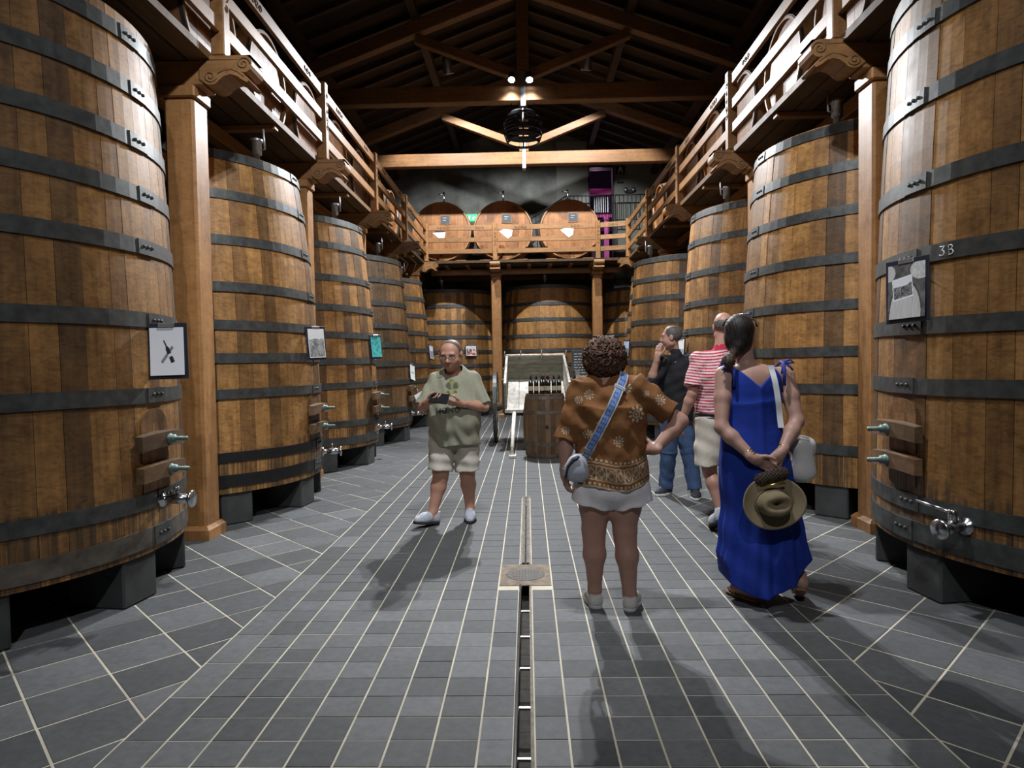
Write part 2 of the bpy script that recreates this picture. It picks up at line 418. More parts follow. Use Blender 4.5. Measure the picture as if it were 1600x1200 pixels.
# ---- roof: boards, common rafters, purlins, trusses
zr0 = .25+.17+.11
ceil = B()
for s in (-1, 1):
    ceil.add([(0, YF, zraf(0)+zr0), (s*(XW+.3), YF, zraf(XW+.3)+zr0), (s*(XW+.3), YB, zraf(XW+.3)+zr0), (0, YB, zraf(0)+zr0),
              (0, YF, zraf(0)+zr0+.08), (s*(XW+.3), YF, zraf(XW+.3)+zr0+.08), (s*(XW+.3), YB, zraf(XW+.3)+zr0+.08), (0, YB, zraf(0)+zr0+.08)],
             [(0, 1, 2, 3), (4, 7, 6, 5), (0, 4, 5, 1), (1, 5, 6, 2), (2, 6, 7, 3), (3, 7, 4, 0)])
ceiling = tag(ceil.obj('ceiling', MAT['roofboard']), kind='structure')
for y in np.arange(7.9, 20.6, .62):
    for s in (-1, 1):
        b = B(); b.bar((s*.04, y, zraf(0)+zr0-.055), (s*(XW), y, zraf(XW)+zr0-.055), .085, .11)
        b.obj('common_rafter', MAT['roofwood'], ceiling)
for xx in (2.02, 4.0):
    for s in (-1, 1):
        for y0, y1 in ((YF, .7), (.7, 4.7), (4.7, 8.7), (8.7, 12.7), (12.7, 16.7), (16.7, YB)):
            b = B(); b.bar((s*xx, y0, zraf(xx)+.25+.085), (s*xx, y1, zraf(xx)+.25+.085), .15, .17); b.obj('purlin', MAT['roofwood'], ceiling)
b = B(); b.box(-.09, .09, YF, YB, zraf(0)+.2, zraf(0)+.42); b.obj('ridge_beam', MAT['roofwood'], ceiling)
def truss(y, label, mat):
    t = empty('roof_truss', (0, y, 6.42), 0, label, 'roof truss', 'roof trusses')
    b = B(); b.box(-XW, XW, -.11, .11, 0, .31, .012); b.obj('tie_beam', mat, t)
    b = B(); b.box(-.115, .115, -.105, .105, .32, zraf(0)+.2-6.42, .01); b.obj('king_post', mat, t)
    for s in (-1, 1):
        b = B(); b.bar((s*.0, 0, zraf(0)+.125-6.42), (s*XW, 0, zraf(XW)+.125-6.42), .2, .25, bev=.01); b.obj('principal_rafter', mat, t)
        b = B(); b.bar((s*.10, 0, .50), (s*2.02, 0, 7.66-6.42), .17, .17, bev=.01); b.obj('strut', mat, t)
    b = B(); b.box(-.045, .045, -.125, -.112, -.09, .55); b.box(-.045, .045, -.125, .125, -.10, -.088); b.box(-.045, .045, .112, .125, -.09, .55)
    b.obj('iron_strap', MAT['galv'], t)
    return t
truss(3.75, 'roof truss over the near end of the aisle', MAT['truss'])
truss(8.7, 'unlit roof truss next before the one with the chandelier', MAT['truss'])
truss(12.7, 'dark roof truss carrying the lit spotlights and the ring chandelier', MAT['truss'])
truss(16.7, 'brightly lit roof truss in front of the end wall', MAT['truss'])
# ================================================================== gallery
XPOST, XRAIL = 2.93, 2.61
ZD = 4.17
def corbel_poly():
    """carved bracket outline in (x toward the aisle, z), x=0 at its root, tip at .41; two volutes and a scooped underside"""
    P = []
    P += [(0, .24), (.40, .24)]
    for i in range(9):                                  # upper (front) volute
        a = PI/2 - i*PI/8*1.15; P.append((.345+.066*math.cos(a), .168+.072*math.sin(a)))
    P += [(.345, .085), (.385, .03), (.37, .012), (.33, .035), (.29, .068), (.24, .085), (.19, .07), (.15, .035)]
    for i in range(7):                                  # lower (rear) volute
        a = -.3 - i*PI/7*.8; P.append((.085+.072*math.cos(a), .065+.065*math.sin(a)))
    P += [(0, .05)]
    return P
CP = corbel_poly()
def spiral(b, c, r, y, M, turns=1.6, sgn=1, wdt=.006):
    pts = []
    for i in range(22):
        t = i/21; a = sgn*t*turns*2*PI; rr = r*(1-t*.85); pts.append((c[0]+rr*math.cos(a), c[1]+rr*math.sin(a), y))
    b.tube([M @ Vector(p) for p in pts], wdt, 5)
def gallery_post(name, x, y, ang, label, group, back_len=2.4, corb_t=.26):
    """post with plinth and cap, carved corbel toward the aisle, beam to the wall. ang: direction the corbel points"""
    t = empty(name, (x, y, 0), ang, label, 'gallery post', group)
    b = B(); b.box(-.165, .165, -.165, .165, 0, .085, .0); b.add([(-.165, -.165, .085), (.165, -.165, .085), (.165, .165, .085), (-.165, .165, .085), (-.135, -.135, .12), (.135, -.135, .12), (.135, .135, .12), (-.135, .135, .12)],
        [(0, 1, 5, 4), (1, 2, 6, 5), (2, 3, 7, 6), (3, 0, 4, 7), (4, 5, 6, 7)]); b.obj('plinth', MAT['post'], t)
    b = B(); b.box(-.13, .13, -.13, .13, .10, 3.79, .022); b.obj('shaft', MAT['post'], t)
    b = B(); b.box(-.15, .15, -.15, .15, 3.79, 3.89, .012); b.obj('cap', MAT['post'], t)
    b = B(); b.box(-back_len, .21, -.12, .12, 3.89, 4.105, .01); b.obj('cross_beam', MAT['beam'], t)
    M = Matrix(((1.10, 0, 0, .19), (0, 0, 1, 0), (0, 1, 0, 3.89), (0, 0, 0, 1)))
    b = B(); b.prism(CP, -corb_t/2, corb_t/2, M); c = b.obj('carved_corbel', MAT['railx'], t)
    for yy in (-corb_t/2-.001, corb_t/2+.001):
        b = B()
        spiral(b, (.345, .168), .055, yy, M, 1.6, 1); spiral(b, (.085, .068), .052, yy, M, 1.6, -1)
        b.tube([M @ Vector(p) for p in ((.02, .205, yy), (.30, .205, yy))], .004, 4)
        b.tube([M @ Vector(p) for p in ((.14, .09, yy), (.19, .115, yy), (.25, .125, yy), (.30, .10, yy), (.35, .06, yy))], .004, 4)
        b.obj('carved_scroll', MAT['carve'], c)
    return t
names_l = ['foreground post beside the tank with the white bottle sheet', 'second pine gallery post from the camera in the left row', 'third pine gallery post in the left row, between tanks', 'fourth pine gallery post in the left row, mostly hidden', 'far corner post of the left gallery with a lit carved bracket']
names_r = ['foreground post beside the tank chalked 3B', 'second pine gallery post from the camera in the right row', 'third pine gallery post in the right row, behind the bald man', 'fourth pine gallery post in the right row, mostly hidden', 'far corner post of the right gallery with a lit carved bracket']
YL = POSTY[:4]+[17.35]; YR = POSTY
for i in range(5):
    gallery_post('gallery_post', -XPOST, YL[i], 0, names_l[i], 'gallery posts')
    gallery_post('gallery_post', XPOST+.10, YR[i], PI, names_r[i], 'gallery posts')
YBK = 17.75
for x, lb in ((-.80, 'pine post of the end gallery behind the cart'), (1.90, 'pine post of the end gallery above the curly-haired woman')):
    gallery_post('gallery_post', x, YBK, -PI/2, lb, 'gallery posts', back_len=2.6)

# decks of planks, and bearers below
def deck(name, side):
    root = tag(empty(name, (0, 0, 0)), kind='structure')
    xs = np.arange(2.65, 5.7, .215)
    cuts = [2.2, 5.735, 8.605, 11.475, 14.345, 17.3, 20.7]
    for n, x in enumerate(xs):
        w_ = .215-random.uniform(.016, .04)
        for y0, y1 in (list(zip(cuts[:-1], cuts[1:])) if n < 6 else [(2.2, 20.7)]):
            if y0 > 17 and n < 6: continue
            b = B(); b.box(side*x if side > 0 else -x-w_, side*x+w_ if side > 0 else -x, y0+.004, y1-.004, ZD-.065, ZD); b.obj('plank', MAT['plank'], root)
    for xx in (3.30, 4.7):
        b = B(); b.box(side*xx-.07, side*xx+.07, 2.2, 20.7, 3.90, 4.05, .008); b.obj('bearer', MAT['rail'], root)
    for y in np.arange(2.87+1.435, 17, 2.87):
        b = B(); b.box(min(side*2.68, side*5.7), max(side*2.68, side*5.7), y-.05, y+.05, 4.05, 4.10, .004); b.obj('joist', MAT['beam'], root)
deck('floor_upper_left', -1); deck('floor_upper_right', 1)
root = tag(empty('floor_upper_back', (0, 0, 0)), kind='structure')
for n, y in enumerate(np.arange(17.30, 20.5, .215)):
    b = B(); b.box(-2.62, 2.62, y, y+.195, ZD-.065, ZD); b.obj('plank', MAT['plank'], root)
for y in (18.2, 19.6):
    b = B(); b.box(-2.6, 2.6, y-.07, y+.07, 3.90, 4.05, .008); b.obj('bearer', MAT['beam'], root)
for x in np.arange(-2.1, 2.3, .55):
    b = B(); b.box(x-.05, x+.05, 17.5, 20.6, 4.05, 4.10); b.obj('joist', MAT['rail'], root)

RZ = [(4.97, 5.10), (4.66, 4.78), (4.36, 4.48)]
def ornament(b, c, u, v, nrm, L, seed):
    """little carved curls along a rail face: c centre, u along, v up, nrm outward"""
    rr = random.Random(seed); c = Vector(c); u = Vector(u); v = Vector(v); nrm = Vector(nrm)
    n = max(3, int(L/.085))
    for k in range(n):
        o = c+u*((k+.5)/n-.5)*L; sg = 1 if k % 2 else -1; r = .042*rr.uniform(.75, 1.15); pts = []
        for i in range(13):
            t = i/12; a = sg*(t*2.6*PI)+rr.uniform(-.05, .05)+(PI if k % 2 else 0); q = r*(1-.75*t)
            pts.append(o+u*q*math.cos(a)+v*q*math.sin(a)+nrm*.001)
        b.tube(pts, .0055, 4)
def rail_run(root, p0, p1, face, mat, orn=True, seed=0):
    """three rails between two posts; face = outward (aisle) direction"""
    p0 = Vector((*p0, 0)); p1 = Vector((*p1, 0)); u = (p1-p0).normalized(); n = Vector((*face, 0))
    for k, (z0, z1) in enumerate(RZ):
        zc = (z0+z1)/2
        b = B(); b.bar(p0+u*.061+Vector((0, 0, zc)), p1-u*.061+Vector((0, 0, zc)), .045, z1-z0, bev=.005)
        r = b.obj('rail', mat, root)
        if k == 0 and orn:
            L = (p1-p0).length
            for f, ll in (((.25, .34), (.78, .26)) if L > 1 else ((.5, .3),)):
                b = B(); ornament(b, p0+u*L*f+n*.0235+Vector((0, 0, zc)), u, (0, 0, 1), n, ll, seed+int(f*10))
                b.obj('carved_ornament', MAT['carve'], r)
def rail_post(root, x, y, mat, faces, seed=0):
    b = B(); b.box(x-.06, x+.06, y-.06, y+.06, ZD, 5.15, .008); p = b.obj('rail_post', mat, root)
    b = B()
    for fx, fy in faces:
        n = Vector((fx, fy, 0)); ornament(b, Vector((x, y, 4.78))+n*.0605, (0, 0, 1), (fy, -fx, 0), n, .5, seed)
    b.obj('carved_ornament', MAT['carve'], p)
MAT['railpost'] = wood('pine_rail_post', (.34, .172, .064), (.28, .138, .05), (.22, .106, .038), (22, 22, 1.4), .4, .2, .5, rv=.3)
for side, ys, nm in ((-1, YL, 'left'), (1, YR, 'right')):
    xo = side*XRAIL + (.05 if side > 0 else 0)
    root = empty('gallery_railing', (xo, 11.0, ZD), 0, 'pine railing with carved rails along the gallery above the %s' % ('tanks with the bottle sheet' if side < 0 else 'tank chalked 3B'), 'railing', 'gallery railings')
    root.location = (0, 0, 0)
    yy = [2.865]+list(ys)
    for i, y in enumerate(yy): rail_post(root, xo, y, MAT['railpost'], ((-side, 0),), i)
    for i in range(len(yy)-1): rail_run(root, (xo, yy[i]), (xo, yy[i+1]), (-side, 0), MAT['rail'], True, 30*i+side)
root = empty('gallery_railing', (0, 0, 0), 0, 'pine railing across the end gallery in front of the three barrels', 'railing', 'gallery railings')
bp_ = [(-2.61, YL[4]), (-.80, YBK-.33), (1.90, YBK-.33), (2.66, YR[4])]
for x, y in bp_[1:3]: rail_post(root, x, y, MAT['railpost'], ((0, -1),), int(x*7))
for i in range(3): rail_run(root, bp_[i], bp_[i+1], (0, -1), MAT['railx'], True, 77+i)

# ---- upper barrels lying on cradles, heads to the aisle
def barrel_profile(r, L, n=7, e=.86):
    return [(r*(e+(1-e)*(1-(2*i/(n-1)-1)**2)), -L/2+L*i/(n-1)) for i in range(n)]
def lying_barrel(loc, ang, r, L, label, group, boards=7, detail=True, e=.86):
    """axis along the direction ang; the head that faces ang shows"""
    t = empty('wine_barrel', loc, ang, label, 'barrel', group)
    M = TM((0, 0, r), 0, PI/2, 0)
    pr = barrel_profile(r, L, 7, e)
    b = B(); b.lathe(pr, 32, M, True, False); b.lathe([(r*e-.03, L/2-.0), (r*e, L/2)], 32, M, False, False); b.lathe([(r*e-.03, L/2-.055), (r*e-.03, L/2)], 32, M, False, False); b.lathe([(0.001, -L/2+.04), (r*.85, -L/2+.04)], 32, M, False, False)
    b.obj('stave_shell', MAT['barrel'], t)
    rh = r*e-.03
    for k in range(boards):
        y0 = -rh+2*rh*k/boards; y1 = -rh+2*rh*(k+1)/boards
        def zz(y): return math.sqrt(max(0, rh*rh-y*y))
        ys = np.linspace(y0+.0015, y1-.0015, 4)
        poly = [(y, zz(y)) for y in ys]+[(y, -zz(y)) for y in ys[::-1]]
        b = B(); b.prism(poly, 0, .02, Matrix(((0, 0, 1, L/2-.06), (1, 0, 0, 0), (0, 1, 0, r), (0, 0, 0, 1)))); b.obj('head_board', MAT['head'], t)
    for f in ((-.46, -.3, .3, .47) if detail else (.3, .47)):
        rr = r*(e+(1-e)*(1-(2*f)**2))+.003
        b = B(); b.lathe([(rr-.01, f*L-.022), (rr, f*L-.022), (rr, f*L+.022), (rr-.01, f*L+.022)], 32, M, False, False); b.obj('hoop', MAT['hoop'], t)
    return t
def cradle(x, y, ang, wdt):
    t = empty('barrel_cradle', (x, y, ZD), ang)
    return t
back_lab = ['reddish barrel at the left end of the raised row, beside the green exit sign', 'middle reddish barrel of the raised row on the end gallery', 'reddish barrel at the raised row\'s right end, near the pink doorway']
for (x, dz), lb in zip(((-2.27, -.02), (-.60, 0), (1.20, -.0)), back_lab):
    t = lying_barrel((x, 18.62, ZD+.07), -PI/2, .83, 1.3, lb, 'barrels on the end gallery', 9, True, .96)
    b = B(); b.tube([(0, 0, 1.72), (0, 0, 2.05)], .028, 10); b.tube([(0, 0, 1.98), (0, -.16, 2.0)], .012, 8); b.obj('breather_pipe', MAT['steel'], t)
    b = B(); b.box(.611, .628, -.02-.02, .22+.02, 1.02, 1.28); f = b.obj('slate_frame', MAT['railx'], t)
    b = B(); b.box(.626, .634, .0-.02, .20+.02, 1.045, 1.255); b.obj('slate', MAT['slate'], f)
    b = B()
    for k in range(2): b.box(.634, .6355, .04, .15-.03*k, 1.19-.06*k, 1.197-.06*k)
    b.obj('chalk_writing', MAT['chalk'], f)
    b = B(); b.tube([(.62, 0, .26), (.72, 0, .22), (.76, 0, .17)], .035, 10); b.obj('tap', MAT['black'], t)
    c = B()
    for yy in (-.42, .42):
        c2 = B(); c2.box(x+yy*1.19-.15, x+yy*1.19+.15, 18.0, 19.2, ZD, ZD+.125, .01)
        o = c2.obj('cradle_block', MAT['railx']); tag(o, 'pine cradle block under %s, %s side' % (['the barrel beside the exit sign', 'the middle raised barrel', 'the raised barrel near the pink doorway'][[-2.27, -.60, 1.20].index(x)], 'left' if yy < 0 else 'right'), 'cradle block', 'barrel cradle blocks')
    # white card hanging on the rail in front
    cx = {-2.27: -2.28, -.60: -.52, 1.20: 1.08}[x]
    b = B(); pts = [(-.16, 0), (.06, -.20), (.16, -.13), (.19, .03), (-.05, .05)]
    b.prism([(cx+px_, pz_) for px_, pz_ in pts], -.002, .002, Matrix(((1, 0, 0, 0), (0, 0, 1, YBK-.33-.032), (0, 1, 0, 4.93), (0, 0, 0, 1))))
    tag(b.obj('info_card', MAT['white']), 'white info card hanging on the end railing before %s' % (['the barrel beside the exit sign', 'the middle raised barrel', 'the raised barrel near the pink doorway'][[-2.27, -.60, 1.20].index(x)]), 'card', 'white cards on the railing')
# side-gallery barrels, two to a bay
proto = None
ordw = ['first', 'second', 'third', 'fourth', 'fifth', 'sixth', 'seventh', 'eighth']
for side, nm in ((-1, 'above the tanks with the bottle sheet'), (1, 'above the tank chalked 3B')):
    for k in range(8):
        y = YP+.72+k*1.435
        lb = 'pale-headed barrel on the gallery %s, %s from the camera' % (nm, ordw[k])
        if proto is None:
            t = proto = lying_barrel((0, 0, 0), 0, .64, 1.05, lb, 'barrels on the side galleries', 7, False)
            b = B(); b.tube([(.1, 0, 1.25), (.1, 0, 1.40)], .02, 8); b.lathe([(.045, 1.36), (.045, 1.44)], 10, TM((.1, 0, 0))); b.obj('breather_pipe', MAT['steel'], t)
        else:
            t = copy_tree(proto)
        t.location = (side*3.54, y, ZD+.06); t.rotation_euler = (0, 0, 0 if side < 0 else PI); t['label'] = lb
for side in (-1, 1):
    for xx in (3.25, 3.85):
        b = B(); b.box(side*xx-.06, side*xx+.06, 2.9, 17.1, ZD, ZD+.10); tag(b.obj('barrel_rack_beam', MAT['rail']), 'long pine rack beam under the barrels %s, %s one' % ('above the tanks with the bottle sheet' if side < 0 else 'above the tank chalked 3B', 'aisle-side' if xx < 3.5 else 'wall-side'), 'rack beam', 'rack beams')
# stair railings near the doorway
for (x0, x1, z0, z1, lb) in ((.20, 1.25, 5.1, 5.1, 'sloping black iron stair railing climbing beside the third raised barrel'), (1.25, 2.70, 5.75, 5.75, 'black iron landing railing in front of the pink doorway'), (2.74, 4.0, 5.75, 5.75, 'black iron landing railing beyond the pink doorway')):
    t = empty('stair_railing', (x0, 20.2, z0-.9), 0, lb, 'stair railing', 'iron stair railings')
    n = int((x1-x0)/.12); sl = (5.75-5.1) if z0 < 5.5 else 0
    L = x1-x0
    b = B(); b.tube([(0, 0, .9+.75), (L, 0, .9+.75+sl)], .02, 6); b.obj('handrail', MAT['black'], t)
    b = B(); b.tube([(0, 0, .9), (L, 0, .9+sl)], .014, 6); b.obj('lower_rail', MAT['black'], t)
    for i in range(n+1):
        x = L*i/n; b = B(); b.tube([(x, 0, ZD-(z0-.9) if i in (0, n) else .9+sl*i/n), (x, 0, .9+.75+sl*i/n)], .011, 5); b.obj('baluster', MAT['black'], t)
# exit sign, wall signs
t = empty('exit_sign', (-1.66, YB-.04, 6.02), 0, 'small green glowing exit sign between two raised barrels', 'sign')
b = B(); b.box(-.17, .17, 0, .04, -.11, .11, .008); b.obj('sign_box', emit('exit_green', (.02, .45, .12), 1.6), t)
b = B(); b.box(-.10, -.055, -.004, 0, -.06, .06); b.prism([(.02, -.06), (.05, -.06), (.07, -.01), (.11, .0), (.10, .03), (.05, .03), (.02, 0)], 0, .004, Matrix(((1, 0, 0, 0), (0, 0, -1, 0), (0, 1, 0, 0), (0, 0, 0, 1)))); b.obj('pictogram', emit('exit_white', (.6, 1, .75), 1.2), t)
t = empty('wall_sign', (2.98, YB-.03, 7.40), 0, 'small dark notice high on the wall above the landing', 'sign')
b = B(); b.box(-.15, .15, 0, .012, -.13, .13); b.obj('plate', MAT['black'], t)
b = B(); b.prism([(-.08, -.09), (-.05, -.09), (0, .04), (.05, -.09), (.08, -.09), (.02, .09), (-.02, .09)], 0, .004, Matrix(((1, 0, 0, 0), (0, 0, -1, 0), (0, 1, 0, 0), (0, 0, 0, 1)))); b.obj('letter_mark', MAT['white'], t)
b = B(); b.box(-.10, .10, 0, .012, -.42, -.36); b.obj('small_plate', MAT['black'], t)
t = empty('emergency_lamp', (3.25, YB-.03, 6.75), 0, 'unlit twin-headed emergency lamp on the end wall', 'lamp')
b = B(); b.box(-.10, .10, -.05, .03, -.08, .02, .008); b.obj('lamp_box', MAT['black'], t)
for s in (-1, 1):
    b = B(); b.lathe([(.03, 0), (.07, .05), (.07, .06), (.0, .065)], 14, TM((s*.12, -.03, .02), PI/2)); b.obj('lamp_head', MAT['galv'], t)

# ---- lamps on the trusses, and the added fill lamp
LENS = emit('lamp_lens', (.93, .97, 1.0), 90)
def spotlight(pos, aim, ang, watt, blend, label, show=True):
    d = (Vector(aim)-Vector(pos)).normalized()
    t = empty('spotlight', pos, 0, label, 'spotlight', 'lit spotlights'); fl = 1.7 if pos[1] > 13 else 1.0
    q = d.to_track_quat('Z', 'Y').to_matrix().to_4x4() @ Matrix.Scale(fl, 4)
    b = B(); b.lathe([(.03, -.16), (.055, -.14), (.06, -.02), (.075, .03), (.075, .045), (.068, .045), (.062, .03)], 18, q); b.obj('lamp_body', MAT['black' if fl == 1 else 'galv'], t)
    b = B(); b.lathe([(.001, .030), (.062, .030)], 18, q, False, False); b.obj('lens', LENS, t)
    b = B(); b.tube([(0, 0, 0), (0, .02, -.05)] if 12 < pos[1] < 13 else [(0, 0, .02), (0, 0, min(.9, zraf(pos[0])+.4-pos[2]))], .012, 6); b.obj('mount', MAT['black'], t)
    l = bpy.data.lights.new('spot_light', 'SPOT'); l.energy = watt; l.spot_size = math.radians(ang); l.spot_blend = blend; l.shadow_soft_size = .055; l.color = (.95, .97, 1.0)
    o = bpy.data.objects.new('spot_light', l); o.location = Vector(pos)+d*.06*fl; o.rotation_euler = d.to_track_quat('-Z', 'Y').to_euler(); link(o)
    o['kind'] = 'helper'
slab = ['lit spotlight left of the king post, shining down the aisle', 'lit spotlight right of the king post, shining down the aisle', 'floodlight under the roof left of the king post, turned to the end wall', 'floodlight under the roof right of the king post, turned to the end wall', 'left one of the spotlights hung over the near aisle', 'right one of the spotlights hung over the near aisle', 'unseen fill spotlight added behind the viewer']
for (p_, a_, an, wt, bl), lb in zip(LAMPS, slab): spotlight(p_, a_, an, wt, bl, lb)
# ---- ring chandelier hung from the truss
t = empty('ring_chandelier', (-.01, 12.7, 5.55), 0, 'black iron chandelier of stacked barrel hoops hanging from the dark truss', 'chandelier')
for k, (r, z, tilt) in enumerate(((.24, .66, .02), (.31, .60, -.03), (.345, .53, .04), (.36, .46, -.04), (.362, .39, .05), (.36, .32, -.04), (.355, .25, .03), (.30, .12, 0))):
    b = B(); b.lathe([(r-.012, -.024), (r, -.024), (r, .024), (r-.012, .024), (r-.012, -.024)], 36, TM((0, 0, z), tilt, tilt*.7), False, False); b.obj('iron_hoop', MAT['black'], t)
for k in range(4):
    a = k*PI/2+PI/4*0; b = B(); b.tube([(.05*math.cos(a), .05*math.sin(a), .72), (.24*math.cos(a), .24*math.sin(a), .66), (.35*math.cos(a), .35*math.sin(a), .5), (.355*math.cos(a), .355*math.sin(a), .28), (.30*math.cos(a), .30*math.sin(a), .12)], .016, 6); b.obj('upright', MAT['black'], t)
b = B(); b.lathe([(.02, .66), (.07, .68), (.075, .75), (.05, .79), (.0, .80)], 16); b.obj('lamp_holder', MAT['black'], t)
for x in (-.22, .22):
    b = B(); b.tube([(x, 0, .62), (x, 0, .865)], .008, 6); b.obj('hanging_rod', MAT['black'], t)
# ================================================================== tanks
BOLT = MAT['verdigris']
def tank(x, y, face, label, rb, rm, rtp, top, hoops, mat='tank', bottom=.30, hatch=True, tap_ang=0.0, tap_z=.58, dark_bottom=False, tap_style=0, plates=True, pipe=True, seed=1, half=2.2, hatch_z=(.83, 1.03), hoop_w=.092, hoopmat='hoop', blocks=True, rel=0.0):
    """standing oak tank; face = angle of the aisle-facing side; staves over the arc one can see"""
    rr = random.Random(seed)
    t = empty('oak_tank', (x, y, 0), face, label, 'wine tank', 'oak wine tanks')
    zs = [bottom, bottom+.35, (bottom+top)*.42, (bottom+top)*.66, top-.35, top]
    def R(z):
        f = (z-bottom)/(top-bottom)
        zm = (2.0-bottom)/(top-bottom)
        # quadratic through bottom, z=2 and top
        L0 = (f-zm)*(f-1)/((0-zm)*(0-1)); L1 = f*(f-1)/(zm*(zm-1)); L2 = f*(f-zm)/(1*(1-zm))
        return rb*L0+rm*L1+rtp*L2
    b = B(); b.lathe([(R(z)-.045, z) for z in zs]+[(R(top)-.05, top-.001)], 40, None, True, False); b.lathe([(.001, top-.10), (R(top)-.05, top-.10)], 40, None, False, False); b.lathe([(.001, bottom+.04), (R(bottom)-.04, bottom+.04)], 40, None, False, False)
    b.obj('inner_shell', MAT['core'], t)
    a = rel-half
    while a < rel+half:
        da = rr.uniform(.085, .145)
        off = rr.uniform(-.0025, .0025)
        V = []; F = []
        g_ = .0011
        for z in zs:
            r = R(z)+off
            for q in (0, .5, 1): an = a+g_+(da-2*g_)*q; V.append((r*math.cos(an), r*math.sin(an), z))
            for q in (1, 0): an = a+g_+(da-2*g_)*q; V.append(((r-.04)*math.cos(an), (r-.04)*math.sin(an), z))
        for j in range(len(zs)-1):
            for k in range(5): F.append((j*5+k, j*5+(k+1) % 5, (j+1)*5+(k+1) % 5, (j+1)*5+k))
        n = 5*(len(zs)-1); F.append([n+k for k in range(5)]); F.append([4, 3, 2, 1, 0])
        b = B(); b.add(V, F); b.obj('stave', MAT[mat], t)
        a += da
    for hi, z in enumerate(hoops):
        wz = hoop_w*(1.0 if z > .55 else 1.25); N = 72
        V = []; F = []
        for i in range(N):
            an = 2*PI*i/N; wob = .003*math.sin(an*5+hi*1.7)
            for dr_, dz in ((0.001, -wz/2), (.010, -wz/2), (.010, wz/2), (0.001, wz/2)):
                r = R(z+dz)+dr_+.002; V.append((r*math.cos(an), r*math.sin(an), z+dz+wob))
        for i in range(N):
            j = (i+1) % N
            for k in range(4): F.append((i*4+k, j*4+k, j*4+(k+1) % 4, i*4+(k+1) % 4))
        b = B(); b.add(V, F); ho = b.obj('hoop', MAT['black' if (seed == 5 and hi >= len(hoops)-2) else 'hoop' if (hi != len(hoops)-1 or not dark_bottom) else 'hoop_rust'], t)
        if plates:
            pa = .06 if hi % 2 else .02; V = []; F = []; n = 5
            for i in range(n+1):
                an = pa-.075+.15*i/n
                for dr_, dz in ((.010, -wz*.5), (.016, -wz*.5), (.016, wz*.5), (.010, wz*.5)):
                    r = R(z+dz)+dr_+.002; V.append((r*math.cos(an), r*math.sin(an), z+dz))
            for i in range(n):
                for k in range(4): F.append((i*4+k, (i+1)*4+k, (i+1)*4+(k+1) % 4, i*4+(k+1) % 4))
            F += [(0, 1, 2, 3), [n*4+k for k in (3, 2, 1, 0)]]
            b = B(); b.add(V, F)
            for q in (-.035, 0, .035):
                r = R(z)+.017; b.lathe([(.013, 0), (.011, .008), (.004, .012), (0, .012)], 8, FRAME((r*math.cos(pa+q), r*math.sin(pa+q), z+.005), (-math.sin(pa), math.cos(pa), 0), (0, 0, 1), (math.cos(pa), math.sin(pa), 0)))
            b.obj('rivet_plate', MAT['hoop'], ho)
    if hatch:
        z0, z1 = hatch_z; r = R(1.0)
        # arched hatch door, slightly proud
        V = []; F = []; pl = []
        zb = z0-.16
        for i in range(9): an = PI*i/8; pl.append((.15*math.cos(an), z1+.10+.10*math.sin(an)))
        pl = [(.15, zb)]+pl+[(-.15, zb)]
        n = len(pl)
        for dep in (-.01, .005):
            for (u_, z_) in pl: V.append((math.sqrt(R(z_)**2-u_*u_)+dep, u_, z_))
        F = [[n+i for i in range(n)]] + [(i, (i+1) % n, n+(i+1) % n, n+i) for i in range(n)]
        b = B(); b.add(V, F); b.obj('hatch_door', MAT[mat], t)
        for z_ in (z0, z1):
            rz = R(z_)
            hw = .25; V = []; F = []
            for u_ in np.linspace(-hw, hw, 7):
                bow = .085-.035*(abs(u_)/hw)**1.5
                for dep, dz in ((0.012, -.052), (bow+.012, -.048), (bow+.012, .048), (.012, .052)):
                    V.append((rz+dep, u_, z_+dz-.015*(abs(u_)/hw)**2))
            for i in range(6):
                for k in range(4): F.append((i*4+k, (i+1)*4+k, (i+1)*4+(k+1) % 4, i*4+(k+1) % 4))
            F += [(0, 1, 2, 3), [24+k for k in (3, 2, 1, 0)]]
            b = B(); b.add(V, F); hb = b.obj('hatch_bar', MAT['hatch'], t)
            b = B(); Mx = FRAME((rz+.085, 0, z_), (0, 1, 0), (0, 0, 1), (1, 0, 0))
            b.lathe([(.034, .0), (.034, .02), (.026, .022), (.026, .05), (.014, .052), (.014, .13), (.0, .132)], 12, Mx); b.obj('bolt', BOLT, hb)
    # tap
    if tap_style is not None:
        r = R(tap_z); ca, sa = math.cos(tap_ang), math.sin(tap_ang)
        Mx = FRAME((r*ca, r*sa, tap_z), (-sa, ca, 0), (0, 0, 1), (ca, sa, 0))
        b = B(); b.lathe([(.052, -.01), (.052, .02), (.026, .024), (.024, .07), (.034, .074), (.036, .16), (.03, .165), (.028, .20)], 16, Mx); tp = b.obj('tap', MAT['steel'], t)
        b = B(); b.lathe([(.0, .20), (.055, .20), (.06, .212), (.05, .222), (0, .224)], 18, Mx); b.obj('tap_cap', MAT['steel'], tp)
        b = B()
        if tap_style == 0:
            b.tube([Mx @ Vector((0, .03, .115)), Mx @ Vector((0, .075, .115))], .012, 8); b.tube([Mx @ Vector((-.028, .075, .115)), Mx @ Vector((.028, .075, .115))], .010, 8)
        else:
            b.lathe([(.026, .03), (.026, .10), (.02, .105), (0, .106)], 12, Mx @ Matrix(((1, 0, 0, 0), (0, 0, 1, 0), (0, 1, 0, .11), (0, 0, 0, 1)))); b.tube([Mx @ Vector((0, .085, .11)), Mx @ Vector((tap_style*.22, .115, .12))], [.012, .010], 8)
        b.obj('tap_lever', MAT['steel'], tp)
